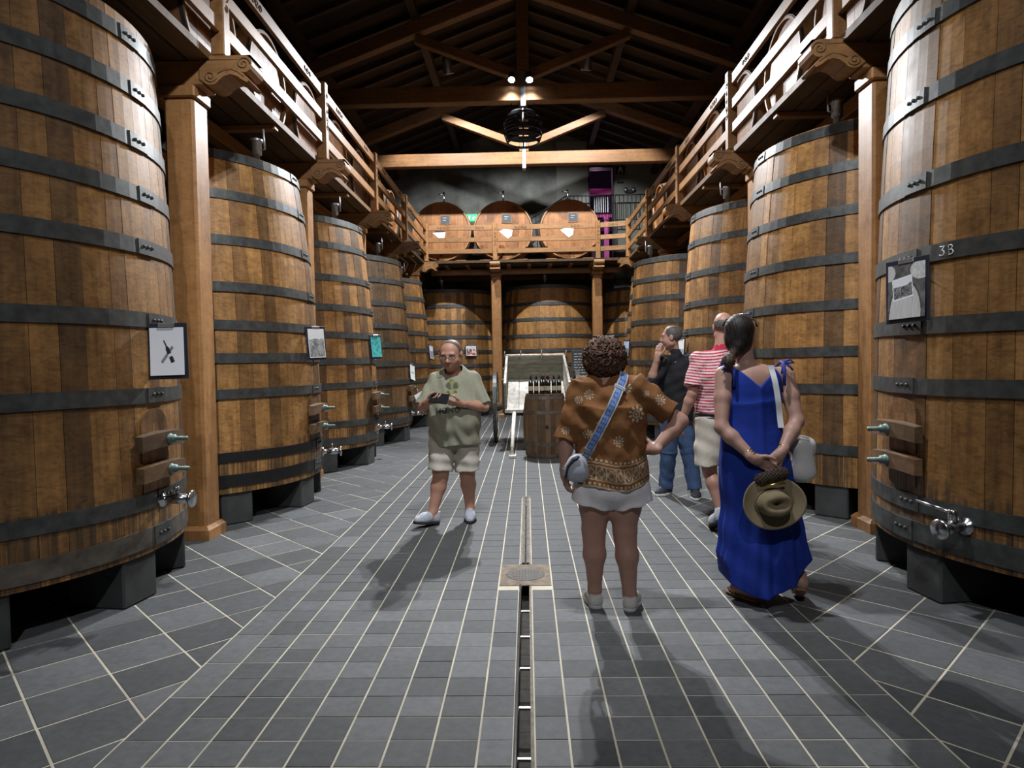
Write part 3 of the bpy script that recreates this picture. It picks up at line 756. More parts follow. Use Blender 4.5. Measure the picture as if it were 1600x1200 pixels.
    if pipe:
        r = R(top)-.16; an = pipe if not isinstance(pipe, bool) else -.25
        Mx = TM((r*math.cos(an), r*math.sin(an), top-.1))
        b = B(); b.lathe([(.03, 0), (.03, .20), (.05, .205), (.05, .33), (.062, .335), (.062, .36), (.03, .375), (0, .38)], 14, Mx); pp = b.obj('breather_valve', MAT['galv'], t)
        b = B(); b.tube([Mx @ Vector((.05, 0, .25)), Mx @ Vector((.085, 0, .26)), Mx @ Vector((.08, -.02, .46))], .010, 6); b.obj('valve_lever', MAT['galv'], pp)
    if blocks:
        for an in (([-.13, -.80, .5] if seed == 3 else [-.13, -.80, -1.5, .5]) if math.cos(face) > .5 else ([.13, .80, -.5] if seed == 15 else [.13, .80, 1.5, -.5]) if math.cos(face) < -.5 else [-1.1, -.4, .4, 1.1]):
            r = R(bottom)-.17
            b = B(); b.box(-.25, .15, -.15, .15, 0, bottom+.03, .012, TM((r*math.cos(an), r*math.sin(an), 0), 0, 0, an)); b.obj('support_block', MAT['concrete'], t)
    t['_'] = 0; del t['_']
    return t, R
H1 = [3.66, 3.32, 2.98, 2.64, 2.29, 1.81, 1.32, .64, .40]
H2 = [3.52, 3.14, 2.70, 2.25, 1.89, 1.58, 1.24, .64, .42]
H3 = [3.54, 3.18, 2.72, 2.30, 1.92, 1.55, 1.20, .66, .42]
TK = {}
TK['L1'] = tank(-3.85, 4.30, 0, 'foreground oak tank carrying the white sheet with a bottle drawing', 1.385, 1.35, 1.26, 3.78, H1, tap_ang=.02, tap_z=.62, seed=3, dark_bottom=True, rel=-.75, half=1.75, pipe=-.1, hoop_w=.098)
TK['L2'] = tank(-3.75, 7.17, 0, 'oak tank with blackened bottom hoops and a grey landscape photo clipped on', 1.405, 1.38, 1.22, 3.57, H2, tap_ang=.25, tap_z=.50, seed=5, rel=-.85, half=1.8, pipe=-.35)
TK['L3'] = tank(-3.75, 10.04, 0, 'oak tank with the turquoise sheet clipped to its hoop', 1.405, 1.375, 1.22, 3.58, H3, tap_ang=.25, tap_z=.50, seed=8, rel=-.9, half=1.8, pipe=-.4)
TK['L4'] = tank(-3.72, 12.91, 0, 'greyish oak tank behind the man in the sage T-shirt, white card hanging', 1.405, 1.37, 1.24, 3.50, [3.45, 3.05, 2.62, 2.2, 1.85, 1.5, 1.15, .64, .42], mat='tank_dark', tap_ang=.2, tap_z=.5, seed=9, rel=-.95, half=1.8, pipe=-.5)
TK['L5'] = tank(-3.75, 15.78, 0, 'oak tank in the far left corner, narrow in view behind the greyish tank', 1.405, 1.375, 1.22, 3.46, [3.41, 3.0, 2.6, 2.2, 1.8, 1.45, 1.1, .64, .42], seed=12, rel=-1.0, half=1.8, pipe=-.6)
TK['R1'] = tank(3.83, 4.30, PI, 'foreground oak tank with 3B chalked on its iron hoop', 1.42, 1.40, 1.30, 3.90, [3.82, 3.55, 3.10, 2.57, 2.11, 1.68, 1.31, .58, .40], tap_ang=.36, tap_z=.52, tap_style=-1, seed=15, rel=.75, half=1.75, pipe=False, hoop_w=.10)
TK['R2'] = tank(3.78, 7.17, PI, 'tall oak tank behind the woman in the blue dress', 1.405, 1.375, 1.24, 3.68, [3.62, 3.25, 2.84, 2.40, 1.98, 1.55, 1.20, .64], tap_style=None, hatch=False, seed=17, rel=.85, half=1.8, pipe=.75)
TK['R3'] = tank(3.78, 10.04, PI, 'oak tank behind the bald man in the striped shirt', 1.405, 1.375, 1.24, 3.66, [3.6, 3.2, 2.74, 2.3, 1.9, 1.55, 1.2, .64, .42], hatch=False, tap_style=None, seed=19, rel=.9, half=1.8, pipe=.55)
TK['R4'] = tank(3.30, 12.91, PI, 'oak tank behind the man in black, top partly in shadow', 1.285, 1.26, 1.17, 3.38, [3.33, 2.98, 2.62, 2.2, 1.8, 1.45, 1.1, .64, .42], hatch=False, tap_style=None, seed=21, rel=.95, half=1.8, pipe=.35)
TK['R5'] = tank(3.76, 15.78, PI, 'oak tank in the far right corner, only a sliver showing', 1.40, 1.37, 1.22, 3.46, [3.41, 3.0, 2.6, 2.2, 1.8, 1.45, 1.1], hatch=False, tap_style=None, seed=23, rel=1.0, half=1.8, pipe=False)
TK['B1'] = tank(-2.22, 19.3, -PI/2, 'end-row oak tank behind the man in the sage T-shirt, colour photo clipped on', 1.405, 1.375, 1.22, 3.52, [3.47, 3.05, 2.62, 2.2, 1.8, 1.42, 1.08, .64, .42], hatch=False, tap_style=None, seed=25, half=1.7, pipe=-.1)
TK['B2'] = tank(.63, 19.3, -PI/2, 'end-row oak tank behind the cart, arched shadow across its top', 1.405, 1.375, 1.22, 3.60, [3.55, 3.08, 2.65, 2.2, 1.8, 1.42, 1.08, .64, .42], hatch=False, tap_style=None, seed=27, half=1.7, pipe=-.1)
TK['B3'] = tank(3.48, 19.3, -PI/2, 'end-row oak tank in the dark right of the end gallery post', 1.405, 1.375, 1.22, 3.52, [3.47, 3.05, 2.62, 2.2, 1.8, 1.42, 1.08], hatch=False, tap_style=None, seed=29, half=1.7, pipe=False, plates=False)

# ---- sheets and photographs clipped to the tanks
def on_tank(key, ang, z, lift=.03):
    """frame on the tank wall: x along the wall (seen left to right), y up, z outward"""
    t, R = TK[key]; a = t.rotation_euler.z+ang; r = R(z)+lift
    x = Vector((-math.sin(a), math.cos(a), 0)); n = Vector((math.cos(a), math.sin(a), 0))
    sl = (R(z+.2)-R(z-.2))/.4
    upv = (Vector((0, 0, 1))+n*sl).normalized()
    n2 = x.cross(upv)
    return FRAME(t.location+n*r+Vector((0, 0, z)), x, upv, n2)
def art(name, fn, n=64):
    """flat print from a node-free painted grid: returns (V,F,colours) sampled n x n"""
    pass
def print_mesh(name, M, wdt, hgt, fn, parent, res=48, z=.004, curl=0.0):
    nx = max(8, int(res*wdt/max(wdt, hgt))); ny = max(8, int(res*hgt/max(wdt, hgt)))
    us = np.linspace(0, 1, nx+1); vs = np.linspace(0, 1, ny+1)
    V = []; C = []
    for v in vs:
        for u in us:
            V.append(tuple(M @ Vector(((u-.5)*wdt, (v-.5)*hgt, z+curl*(1-v)**2)))); C.append((*fn(u, v), 1))
    F = [(j*(nx+1)+i, j*(nx+1)+i+1, (j+1)*(nx+1)+i+1, (j+1)*(nx+1)+i) for j in range(ny) for i in range(nx)]
    me = fast_mesh(name, np.array(V), F)
    ca = me.color_attributes.new('Col', 'FLOAT_COLOR', 'POINT'); ca.data.foreach_set('color', np.array(C, np.float32).ravel())
    return mobj(name, me, MAT['print'], parent)
MAT['print'] = vcol('paper_print', .6, False, .3, 50, .03)
def hsh(a, b=0, c=0):
    s = math.sin(a*127.1+b*311.7+c*74.7)*43758.5453; return s-math.floor(s)
def vn(x, y, s=0):
    i, j = math.floor(x), math.floor(y); f, g_ = x-i, y-j; f = f*f*(3-2*f); g_ = g_*g_*(3-2*g_)
    return (hsh(i, j, s)*(1-f)+hsh(i+1, j, s)*f)*(1-g_)+(hsh(i, j+1, s)*(1-f)+hsh(i+1, j+1, s)*f)*g_
def pr_bottle(u, v):
    w_ = (.80, .82, .88)
    x, y = (u-.55)*.30, (v-.48)*.36
    a = .45; p, q = x*math.cos(a)-y*math.sin(a), x*math.sin(a)+y*math.cos(a)     # q along the bottle
    p, q = x*math.cos(-a)+y*math.sin(-a)*-1, 0
    ax = (-.42, .907); al = x*ax[0]+y*ax[1]; pe = x*ax[1]-y*ax[0]
    if -.085 < al < .03 and abs(pe) < .017: 
        return (.02, .02, .025) if not (-.035 < al < -.012) else (.75, .77, .8)
    if .03 <= al < .055 and abs(pe) < .017-.011*(al-.03)/.025: return (.02, .02, .025)
    if .055 <= al < .10 and abs(pe) < .0065: return (.02, .02, .025)
    bx = (.64, .77); al = x*bx[0]+y*bx[1]; pe = x*bx[1]-y*bx[0]
    if -.10 < al < .055 and abs(pe) < .012: return (.22, .24, .26)
    return w_
def pr_photo(seed, tint=(1, 1, 1), sky=.55):
    def f(u, v):
        if u < .03 or u > .97 or v < .02 or v > .98: return (.78, .8, .82)
        if v > sky+.06*vn(u*6, 1, seed): c = .62+.12*v
        else: c = .10+.45*vn(u*11, v*11, seed)*vn(u*27, v*27, seed+1)+.15*vn(u*4, v*4, seed+2)
        return tuple(c*k for k in tint)
    return f
def pr_teal(u, v):
    c = .55+.3*vn(u*9, v*9, 4); s = 1 if vn(u*5, v*14, 8) > .42 else .35
    return (.10*c*s, .55*c*(.6+.4*s), .55*c*(.6+.4*s))
def pr_colour(u, v):
    n = vn(u*8, v*8, 2); m = vn(u*8, v*8, 9)
    if u < .04 or u > .96 or v < .04 or v > .96: return (.75, .76, .8)
    return (.55, .57, .62) if v > .7 else ((.42, .10, .09) if n > .6 else ((.62, .5, .42) if m > .5 else (.12, .08, .08)))
def pr_barrels(u, v):
    # grey picture of barrels with a smaller bordered photograph laid on it
    x, y = u-.40, v-.56; ca, sa = math.cos(.12), math.sin(.12); a, b_ = x*ca+y*sa, -x*sa+y*ca
    if abs(a) < .27 and abs(b_) < .20:
        if abs(a) > .25 or abs(b_) > .175: return (.78, .8, .82)
        if b_ > .07 - .05*vn(a*9, 3, 1): return (.70, .72, .75)
        return (.04+.5*vn(a*30, b_*30, 3)*vn(a*60, b_*60, 5),)*3
    d = math.hypot((u-.47)/.42, (v-.05)/.62)
    if d < 1: return (.42+.14*vn(u*40, v*6, 2),)*3
    if d < 1.07: return (.05,)*3
    d = math.hypot((u-.88)/.34, (v-.86)/.22)
    if d < .8: return (.45+.2*vn(u*20, v*20, 1),)*3
    if d < 1.0: return (.10,)*3
    d = math.hypot((u-.0)/.2, (v-.86)/.16)
    if d < 1: return (.5,)*3
    return (.06+.12*vn(u*10, v*10, 6),)*3
def sheet(key, ang, z, wdt, hgt, fn, label, roll=0.0, board=True, off=(0, 0), group='sheets clipped to the tanks', tilt=0.0, lift=.045):
    M = on_tank(key, ang, z, lift) @ Matrix.Rotation(roll, 4, 'Z') @ Matrix.Rotation(tilt, 4, 'Y')
    t = empty('clipped_sheet', M.translation, 0, label, 'poster', group); Mi = Matrix.Translation(-M.translation) @ M
    if board:
        b = B(); b.box(-wdt/2-.02+off[0]*0, wdt/2+.02, -hgt/2-.025, hgt/2+.03, -.006, .002, .002, Mi); b.obj('clipboard', MAT['clip'], t)
        b = B(); b.box(-.05, .05, hgt/2+.002, hgt/2+.03, .002, .014, .003, Mi); b.obj('clip', MAT['galv'], t)
    print_mesh('paper', Mi @ Matrix.Translation((off[0], off[1], 0)), wdt, hgt, fn, t, 110, .006, .012)
    W0 = on_tank(key, ang, z+hgt*.3, .014).translation-M.translation
    b = B(); b.tube([Mi @ Vector((0, hgt*.3, -.006)), W0], .008, 6); b.obj('hook', MAT['black'], t)
    return t
sheet('L1', .0, 1.605, .21, .315, pr_bottle, 'white sheet with a black bottle drawing on a navy clipboard', -.03, tilt=-1.38, lift=.115)
sheet('L2', -.05, 1.735, .21, .31, pr_photo(3, sky=.62), 'grey landscape photo clipped to the tank with blackened bottom hoops', tilt=-.55, lift=.075)
sheet('L3', -.05, 1.76, .21, .31, pr_teal, 'turquoise sheet clipped to the third tank of its row', tilt=-.5, lift=.07)
sheet('L4', .05, 1.32, .21, .30, lambda u, v: (.25, .6, .4) if .42 < v < .55 and .2 < u < .8 else (.8, .84, .84), 'white and green sheet tilted on the greyish tank', -.25, tilt=-.3, lift=.045)
sheet('L5', .05, 1.76, .21, .32, pr_photo(7, (.9, .9, 1.1)), 'small photo clipped to the tank in the far left corner', -.1, tilt=-.3, lift=.05)
sheet('B1', .50, 1.82, .30, .27, pr_colour, 'colour group photo clipped to the end-row tank')
sheet('R1', .10, 1.90, .24, .34, pr_barrels, 'black and white barrel photo with a smaller photo on it, on a black clipboard', .06, tilt=.35, lift=.075)
sheet('R2', -.02, 1.76, .26, .38, pr_photo(11, (.55, .55, .6), .8), 'dark grey photo clipped to the tank behind the blue dress', tilt=.3, lift=.08)
sheet('R3', .02, 1.66, .2, .28, pr_photo(13, sky=.45), 'pale photo clipped to the tank behind the bald man', tilt=.4, lift=.08)
sheet('R4', -.05, 1.72, .2, .30, pr_photo(17, (.7, .85, 1.1), .5), 'bluish photo clipped to the tank behind the man in black', tilt=.4, lift=.08)
# loose card hanging from the bolt on L4
M = on_tank('L4', -.02, .92, .17) @ Matrix.Rotation(-.9, 4, 'Y') @ Matrix.Rotation(.45, 4, 'Z')
t = empty('hanging_card', M.translation, 0, 'blank white card hanging from a hatch bolt beside the man in the sage T-shirt', 'card')
Mi = Matrix.Translation(-M.translation) @ M
b = B(); b.box(-.11, .11, -.30, .0, -.001, .001, 0, Mi); b.obj('card', MAT['white'], t)
b = B(); b.tube([Mi @ Vector((0, -.005, 0)), Mi @ Vector((.01, .10, 0))], .003, 5); b.obj('string', MAT['white'], t)
# chalk mark 3B on the hoop of R1, drawn as strokes that lie on the iron
tk, R = TK['R1']
def chalk(strokes, ang, z, s):
    b = B()
    for st in strokes:
        pts = []
        for u_, v_ in st:
            a = ang-u_*s/1.41*-1; zz = z+v_*s; r = R(zz)+.0155
            pts.append((r*math.cos(a), r*math.sin(a), zz))
        b.tube(pts, .0035, 5)
    return b
three = [(0, 1), (.55, 1), (.25, .6), (.5, .5), (.58, .25), (.4, .03), (.1, .02), (0, .15)]
bee = [(1.15, 0), (1.1, 1), (1.4, 1), (1.55, .85), (1.45, .6), (1.15, .53), (1.5, .5), (1.68, .25), (1.5, .02), (1.15, 0)]
chalk([three, bee], .225, 2.085, .055).obj('chalk_writing', MAT['chalk'], tk)['label'] = 'chalked 3B'
# ================================================================== cart, cask, bottles, chalkboard
MAT['cartwood'] = wood('weathered_cart_boards', (.30, .28, .22), (.22, .21, .165), (.14, .135, .10), (4, 24, 24), .75, .4, .2, rv=.5)
MAT['cartwhite'] = wood('worn_white_boards', (.62, .60, .55), (.52, .50, .46), (.34, .32, .28), (20, 3, 20), .7, .4, .2, rv=.4)
MAT['cartdark'] = wood('dark_cart_timber', (.15, .115, .075), (.11, .085, .055), (.07, .055, .035), (14, 14, 14), .7, .3, .2, rv=.4)
CX, CY, CRZ = .16, 12.15, .005
t = empty('wooden_cart', (CX, CY, 0), CRZ, 'weathered two-wheeled wooden cart with an open tilted white bed', 'cart')
# bed: front lip low (y=-.85,z=.68), back high (y=.75,z=1.17)
A_ = Vector((0, -.85, .68)); E_ = Vector((0, .75, 1.16)); du = (E_-A_).normalized(); nu = Vector((1, 0, 0)).cross(du).normalized(); Lb = (E_-A_).length
Mb = FRAME(A_, (1, 0, 0), du, nu)
for k in range(5):
    x0 = -.53+k*.212; b = B(); b.box(x0+.003, x0+.209, 0, Lb, -.025, 0, .003, Mb); b.obj('bed_board', MAT['cartwhite'], t)
b = B(); b.box(-.56, .56, -.05, .0, -.045, .015, .006, Mb); b.obj('front_lip', MAT['cartwhite'], t)
for s in (-1, 1):
    for k in range(2):
        b = B(); b.box(s*.55-.015, s*.55+.015, 0.02, Lb, .005+k*.225, .225+k*.225, .003, Mb); b.obj('side_board', MAT['cartwhite'] if s > 0 else MAT['cartwood'], t)
    b = B(); b.box(s*.55-.022, s*.55+.022, 0, Lb, .452, .485, .004, Mb); b.obj('side_top_rail', MAT['cartwhite'], t)
    for yy in (.15, .8, 1.5):
        b = B(); b.box(s*.585-.02, s*.585+.02, yy-.03, yy+.03, -.1, .50, .004, Mb); b.obj('side_stake', MAT['cartdark'], t)
    b = B(); b.tube([Mb @ Vector((s*.585, 1.5, .5)), Mb @ Vector((s*.585, 1.5, .62))], .012, 6); b.obj('iron_pin', MAT['galv'], t)
for k in range(3):
    b = B(); b.box(-.535, .535, Lb-.03, Lb, .002+k*.157, .155+k*.157, .003, Mb); b.obj('tail_board', MAT['cartwood'], t)
b = B(); b.box(-.56, .56, Lb-.04, Lb+.01, .474, .505, .004, Mb); b.obj('tail_top_rail', MAT['cartwhite'], t)
for x in (-.28, .12):
    b = B(); b.tube([Mb @ Vector((x, Lb-.05, .40)), Mb @ Vector((x, Lb-.05, .60))], .011, 6); b.lathe([(.022, 0), (.022, .03), (0, .035)], 8, Mb @ TM((x, Lb-.05, .47))); b.obj('iron_pin', MAT['galv'], t)
for s in (-1, 1):
    b = B(); b.box(s*.36-.045, s*.36+.045, .0, Lb+.05, -.12, -.028, .006, Mb); b.obj('chassis_beam', MAT['cartdark'], t)
b = B(); b.tube([(-.80, .25, .66), (.80, .25, .66)], .045, 10); b.obj('axle', MAT['cartdark'], t)
b = B(); b.box(-.5, .5, .16, .34, .70, .86, .01); b.obj('axle_block', MAT['cartdark'], t)
for s in (-1, 1):
    wt = B(); Mw = FRAME((s*.76, .25, .66), (0, 1, 0), (0, 0, 1), (1, 0, 0))
    wt.lathe([(.585, -.03), (.655, -.03), (.655, .03), (.585, .03), (.585, -.03)], 40, Mw, False, False); wh = wt.obj('wheel', MAT['cartwood'], t)
    b = B(); b.lathe([(.655, -.034), (.664, -.034), (.664, .034), (.655, .034), (.655, -.034)], 40, Mw, False, False); b.obj('iron_tyre', MAT['hoop'], wh)
    b = B(); b.lathe([(.06, -.11), (.085, -.05), (.085, .05), (.06, .11), (0, .11)], 14, Mw); b.obj('hub', MAT['cartdark'], wh)
    for k in range(12):
        an = 2*PI*k/12; b = B(); b.tube([Mw @ Vector((.07*math.cos(an), .07*math.sin(an), 0)), Mw @ Vector((.60*math.cos(an), .60*math.sin(an), 0))], .021, 6); b.obj('spoke', MAT['cartwood'], wh)
# drop leg / shaft standing on the floor in front
b = B(); b.tube([(-.40, -.95, .63), (-.42, -1.45, .30), (-.43, -1.86, .04)], .032, 8); b.obj('shaft_leg', MAT['cartwhite'], t)
b = B(); b.box(-.48, -.36, -1.98, -1.84, 0, .045, .006); b.obj('shaft_foot', MAT['cartwhite'], t)
b = B(); b.tube([(-.427, -1.72, .12), (-.428, -1.77, .085)], .04, 10); b.obj('iron_ferrule', MAT['hoop'], t)

# ---- standing cask
t = empty('wooden_cask', (.265, 10.35, 0), 0, 'dark standing cask with a bung hole, bottles on its top', 'cask')
def cr(z): return .295+.052*(1-((z-.5)/.5)**2)
a = 0.0
while a < 2*PI-.05:
    da = random.uniform(.17, .26)
    if a+da > 2*PI-.1: da = 2*PI-a
    V = []; F = []; zs = np.linspace(0, 1.0, 7)
    for z in zs:
        r = cr(z)
        for q in (.01, .5, .99): V.append((r*math.cos(a+da*q), r*math.sin(a+da*q), z))
        for q in (.99, .01): V.append(((r-.03)*math.cos(a+da*q), (r-.03)*math.sin(a+da*q), z))
    for j in range(6):
        for k in range(5): F.append((j*5+k, j*5+(k+1) % 5, (j+1)*5+(k+1) % 5, (j+1)*5+k))
    F.append([30+k for k in range(5)]); F.append([4, 3, 2, 1, 0])
    b = B(); b.add(V, F); b.obj('stave', MAT['cask'], t); a += da
for z in (.05, .23, .72, .94):
    b = B(); b.lathe([(cr(z-.025)+.001, z-.025), (cr(z-.025)+.005, z-.025), (cr(z+.025)+.005, z+.025), (cr(z+.025)+.001, z+.025)], 40, None, False, False); b.obj('hoop', MAT['hoop_rust'], t)
b = B(); b.lathe([(.001, .985), (.272, .985)], 32, None, False, False); b.obj('top_head', MAT['cask'], t)
b = B(); b.lathe([(.001, .0), (.028, .0), (.03, .004)], 14, TM((0.02, -.348, .50), PI/2)); b.obj('bung_hole', MAT['black'], t)
# ---- bottles
MAT['bottle'] = NT('dark_bottle_glass').fin((.008, .010, .008), .12, 0, .6)
MAT['label'] = plain('bottle_label', (.42, .36, .26), .7, 0, .15, 40)
MAT['capsule'] = plain('red_capsule', (.10, .015, .02), .4, 0, .2, 20)
MAT['capsuleb'] = plain('black_capsule', (.015, .012, .012), .4, 0, .2, 20)
bot = [(-.215, -.10), (-.13, -.12), (-.045, -.14), (.035, -.03), (.055, -.13), (.145, -.10), (.225, -.06), (-.01, .06)]
blab = ['leftmost dark wine bottle on the cask', 'second dark wine bottle from the left on the cask', 'third dark wine bottle from the left on the cask, front row', 'dark bottle with red capsule in the back row on the cask', 'dark wine bottle in the middle of the cask, front row', 'second dark wine bottle from the right on the cask', 'rightmost dark wine bottle on the cask', 'dark bottle standing at the very back of the cask']
protos = {}
for (x, y), lb in zip(bot, blab):
    red = 'red' in lb or 'very back' in lb
    if red not in protos:
        o = empty('wine_bottle', (0, 0, 0), 0, lb, 'bottle', 'wine bottles on the cask'); protos[red] = o
        b = B(); b.lathe([(.0, .0), (.036, .0), (.038, .005), (.038, .17), (.034, .195), (.017, .225), (.0145, .24), (.0145, .298), (.0, .30)], 16); b.obj('glass', MAT['bottle'], o)
        b = B(); b.lathe([(.0385, .06), (.0386, .13)], 16, None, True, False); b.obj('label', MAT['label'], o)
        b = B(); b.lathe([(.0152, .245), (.0152, .302), (.0, .303)], 14); b.obj('capsule', MAT['capsule' if red else 'capsuleb'], o)
    else:
        o = copy_tree(protos[red]); o['label'] = lb
    o.location = (.265+x, 10.35+y, 0.988); o.rotation_euler = (0, 0, random.uniform(0, 6))
# chalkboard on a little table, behind
t = empty('chalkboard', (1.22, 13.4, 0), 0, 'chalkboard with white writing behind the curly-haired woman', 'chalkboard')
b = B(); b.box(-.32, .38, .0, .03, 1.0, 1.72, .004); b.obj('board', MAT['slate'], t)
b = B(); rr = random.Random(5)
for k in range(9):
    z = 1.64-k*.055; x = -.27
    while x < .30-(.1 if k == 0 else 0):
        w_ = rr.uniform(.03, .09); b.box(x, x+w_, -.0015, 0, z-.006, z+.006); x += w_+.022
b.obj('chalk_writing', MAT['chalk'], t)
b = B(); b.box(-.36, .46, -.22, .12, .96, .995, .004); b.obj('table_top', MAT['railx'], t)
for x in (-.32, .42):
    for y in (-.19, .09):
        b = B(); b.box(x-.02, x+.02, y-.02, y+.02, 0, .96, .003); b.obj('leg', MAT['post'], t)
t = empty('photo_print', (1.34, 13.36, .995), 0, 'small pale photo print leaning on the chalkboard', 'photo')
print_mesh('print', TM((0, -.035, .085), PI/2-.15), .24, .16, pr_photo(31, (.9, 1, 1.1), .5), t, 24, 0)
b = B(); b.box(-.12, .12, -.082, .08, -.004, -.001, 0, TM((0, -.035, .085), PI/2-.15)); b.obj('backing', MAT['white'], t)
# ================================================================== people: continuous surfaces grown from tapered limbs
def V3(*a): return np.array(a, np.float32)
def rc(a, b, ra, rb, k=.03, op='u'):
    a = np.array(a, np.float32); b = np.array(b, np.float32); ba = b-a; L2 = float(ba @ ba)+1e-9
    def f(x, y, z):
        px, py, pz = x-a[0], y-a[1], z-a[2]
        t = np.clip((px*ba[0]+py*ba[1]+pz*ba[2])/L2, 0, 1)
        return np.sqrt((px-t*ba[0])**2+(py-t*ba[1])**2+(pz-t*ba[2])**2)-(ra+(rb-ra)*t)
    m = max(ra, rb); return (f, np.minimum(a, b)-m, np.maximum(a, b)+m, k, op)
def sp(c, r, k=.03, op='u'): return rc(c, c, r, r, k, op)
def el(c, r, R=None, k=.04, op='u'):
    c = np.array(c, np.float32); r = np.array(r, np.float32); R = np.eye(3, dtype=np.float32) if R is None else np.array(R, np.float32)
    def f(x, y, z):
        px, py, pz = x-c[0], y-c[1], z-c[2]
        u = (px*R[0, 0]+py*R[1, 0]+pz*R[2, 0]); v = (px*R[0, 1]+py*R[1, 1]+pz*R[2, 1]); w_ = (px*R[0, 2]+py*R[1, 2]+pz*R[2, 2])
        k0 = np.sqrt((u/r[0])**2+(v/r[1])**2+(w_/r[2])**2); k1 = np.sqrt((u/r[0]**2)**2+(v/r[1]**2)**2+(w_/r[2]**2)**2)+1e-6
        return k0*(k0-1)/k1
    m = float(r.max()); return (f, c-m, c+m, k, op)
def cc(a, b, ra, rb, k=.03, ell=1.0, op='u', pad=0.0):
    """flat-ended cone (sleeve, trouser leg)"""
    a = np.array(a, np.float32); b = np.array(b, np.float32); ba = b-a; L = float(np.sqrt(ba @ ba)); L2 = L*L
    def f(x, y, z):
        px, py, pz = x-a[0], y-a[1], z-a[2]
        t = (px*ba[0]+py*ba[1]+pz*ba[2])/L2; tc = np.clip(t, 0, 1)
        rad = np.sqrt((px-t*ba[0])**2+((py-t*ba[1])/ell)**2+(pz-t*ba[2])**2)-(ra+(rb-ra)*tc)
        return np.maximum(rad, np.maximum(-t*L, (t-1)*L))
    m = max(ra, rb)*max(1, ell); return (f, np.minimum(a, b)-m, np.maximum(a, b)+m, k, op)
def cut(fn, lo=(-9, -9, -9), hi=(9, 9, 9)):
    """keep where fn<0"""
    return (fn, np.array(lo, np.float32), np.array(hi, np.float32), 0, 'i')
def warp(fn): return (fn, None, None, 0, 'w')      # adds fn(x,y,z) to the distance
def grow(prims, h):
    us = [p for p in prims if p[4] == 'u']
    lo = np.min([p[1] for p in us], 0)-.04; hi = np.max([p[2] for p in us], 0)+.04
    n = np.ceil((hi-lo)/h).astype(int)+1
    ax = [(lo[i]+h*np.arange(n[i])).astype(np.float32) for i in range(3)]
    Dg = np.full(n, .25, np.float32)
    for f, l, u, k, op in prims:
        if op in 'iw':
            X, Y, Z = ax[0][:, None, None], ax[1][None, :, None], ax[2][None, None, :]
            if op == 'i': Dg = np.maximum(Dg, f(X, Y, Z).astype(np.float32))
            else: Dg = (Dg+f(X, Y, Z)).astype(np.float32)
            continue
        mg = k+.035
        i0 = np.clip(np.floor((l-mg-lo)/h).astype(int), 0, n); i1 = np.clip(np.ceil((u+mg-lo)/h).astype(int)+1, 0, n)
        s = tuple(slice(a, b) for a, b in zip(i0, i1))
        d = f(ax[0][s[0]][:, None, None], ax[1][s[1]][None, :, None], ax[2][s[2]][None, None, :]).astype(np.float32)
        A = Dg[s]
        if op == 'u':
            if k > 0: hh = np.maximum(k-np.abs(A-d), 0)/k; Dg[s] = np.minimum(A, d)-hh*hh*k*.25
            else: Dg[s] = np.minimum(A, d)
        else:
            d = -d
            if k > 0: hh = np.maximum(k-np.abs(A-d), 0)/k; Dg[s] = np.maximum(A, d)+hh*hh*k*.25
            else: Dg[s] = np.maximum(A, d)
    # surface nets
    S = Dg < 0
    c = S[:-1, :-1, :-1].astype(np.int8)
    for i, j, k in ((1,0,0),(0,1,0),(1,1,0),(0,0,1),(1,0,1),(0,1,1),(1,1,1)):
        c = c+S[i:n[0]-1+i, j:n[1]-1+j, k:n[2]-1+k]
    I = np.argwhere((c > 0) & (c < 8))
    cid = np.full(c.shape, -1, np.int32); cid[I[:, 0], I[:, 1], I[:, 2]] = np.arange(len(I))
    cor = np.array([(0,0,0),(1,0,0),(0,1,0),(1,1,0),(0,0,1),(1,0,1),(0,1,1),(1,1,1)])
    dv = np.stack([Dg[I[:, 0]+q[0], I[:, 1]+q[1], I[:, 2]+q[2]] for q in cor], 1)
    acc = np.zeros((len(I), 3), np.float32); cnt = np.zeros(len(I), np.float32)
    for a, b in ((0,1),(2,3),(4,5),(6,7),(0,2),(1,3),(4,6),(5,7),(0,4),(1,5),(2,6),(3,7)):
        m = (dv[:, a] < 0) != (dv[:, b] < 0); den = dv[:, a]-dv[:, b]; den[den == 0] = 1e-9
        t = np.clip(dv[:, a]/den, 0, 1)[:, None]
        p = cor[a]+(cor[b]-cor[a])*t; acc[m] += p[m]; cnt[m] += 1
    V = (I+acc/cnt[:, None])*h+lo
    Q = []
    for axs in range(3):
        o1, o2 = [(1, 2), (2, 0), (0, 1)][axs]
        sl0 = [slice(None)]*3; sl1 = [slice(None)]*3; sl0[axs] = slice(0, n[axs]-1); sl1[axs] = slice(1, n[axs])
        a0, a1 = S[tuple(sl0)], S[tuple(sl1)]
        E_ = np.argwhere(a0 != a1)
        E_ = E_[(E_[:, o1] > 0) & (E_[:, o2] > 0) & (E_[:, o1] < n[o1]-1) & (E_[:, o2] < n[o2]-1)]
        if len(E_) == 0: continue
        def g_(d1, d2):
            q = E_.copy(); q[:, o1] += d1; q[:, o2] += d2; return cid[q[:, 0], q[:, 1], q[:, 2]]
        f4 = np.stack([g_(-1, -1), g_(0, -1), g_(0, 0), g_(-1, 0)], 1)
        flip = ~a0[E_[:, 0], E_[:, 1], E_[:, 2]]
        f4[flip] = f4[flip][:, ::-1]; Q.append(f4)
    Q = np.concatenate(Q); Q = Q[(Q >= 0).all(1)]
    return V.astype(np.float32), Q
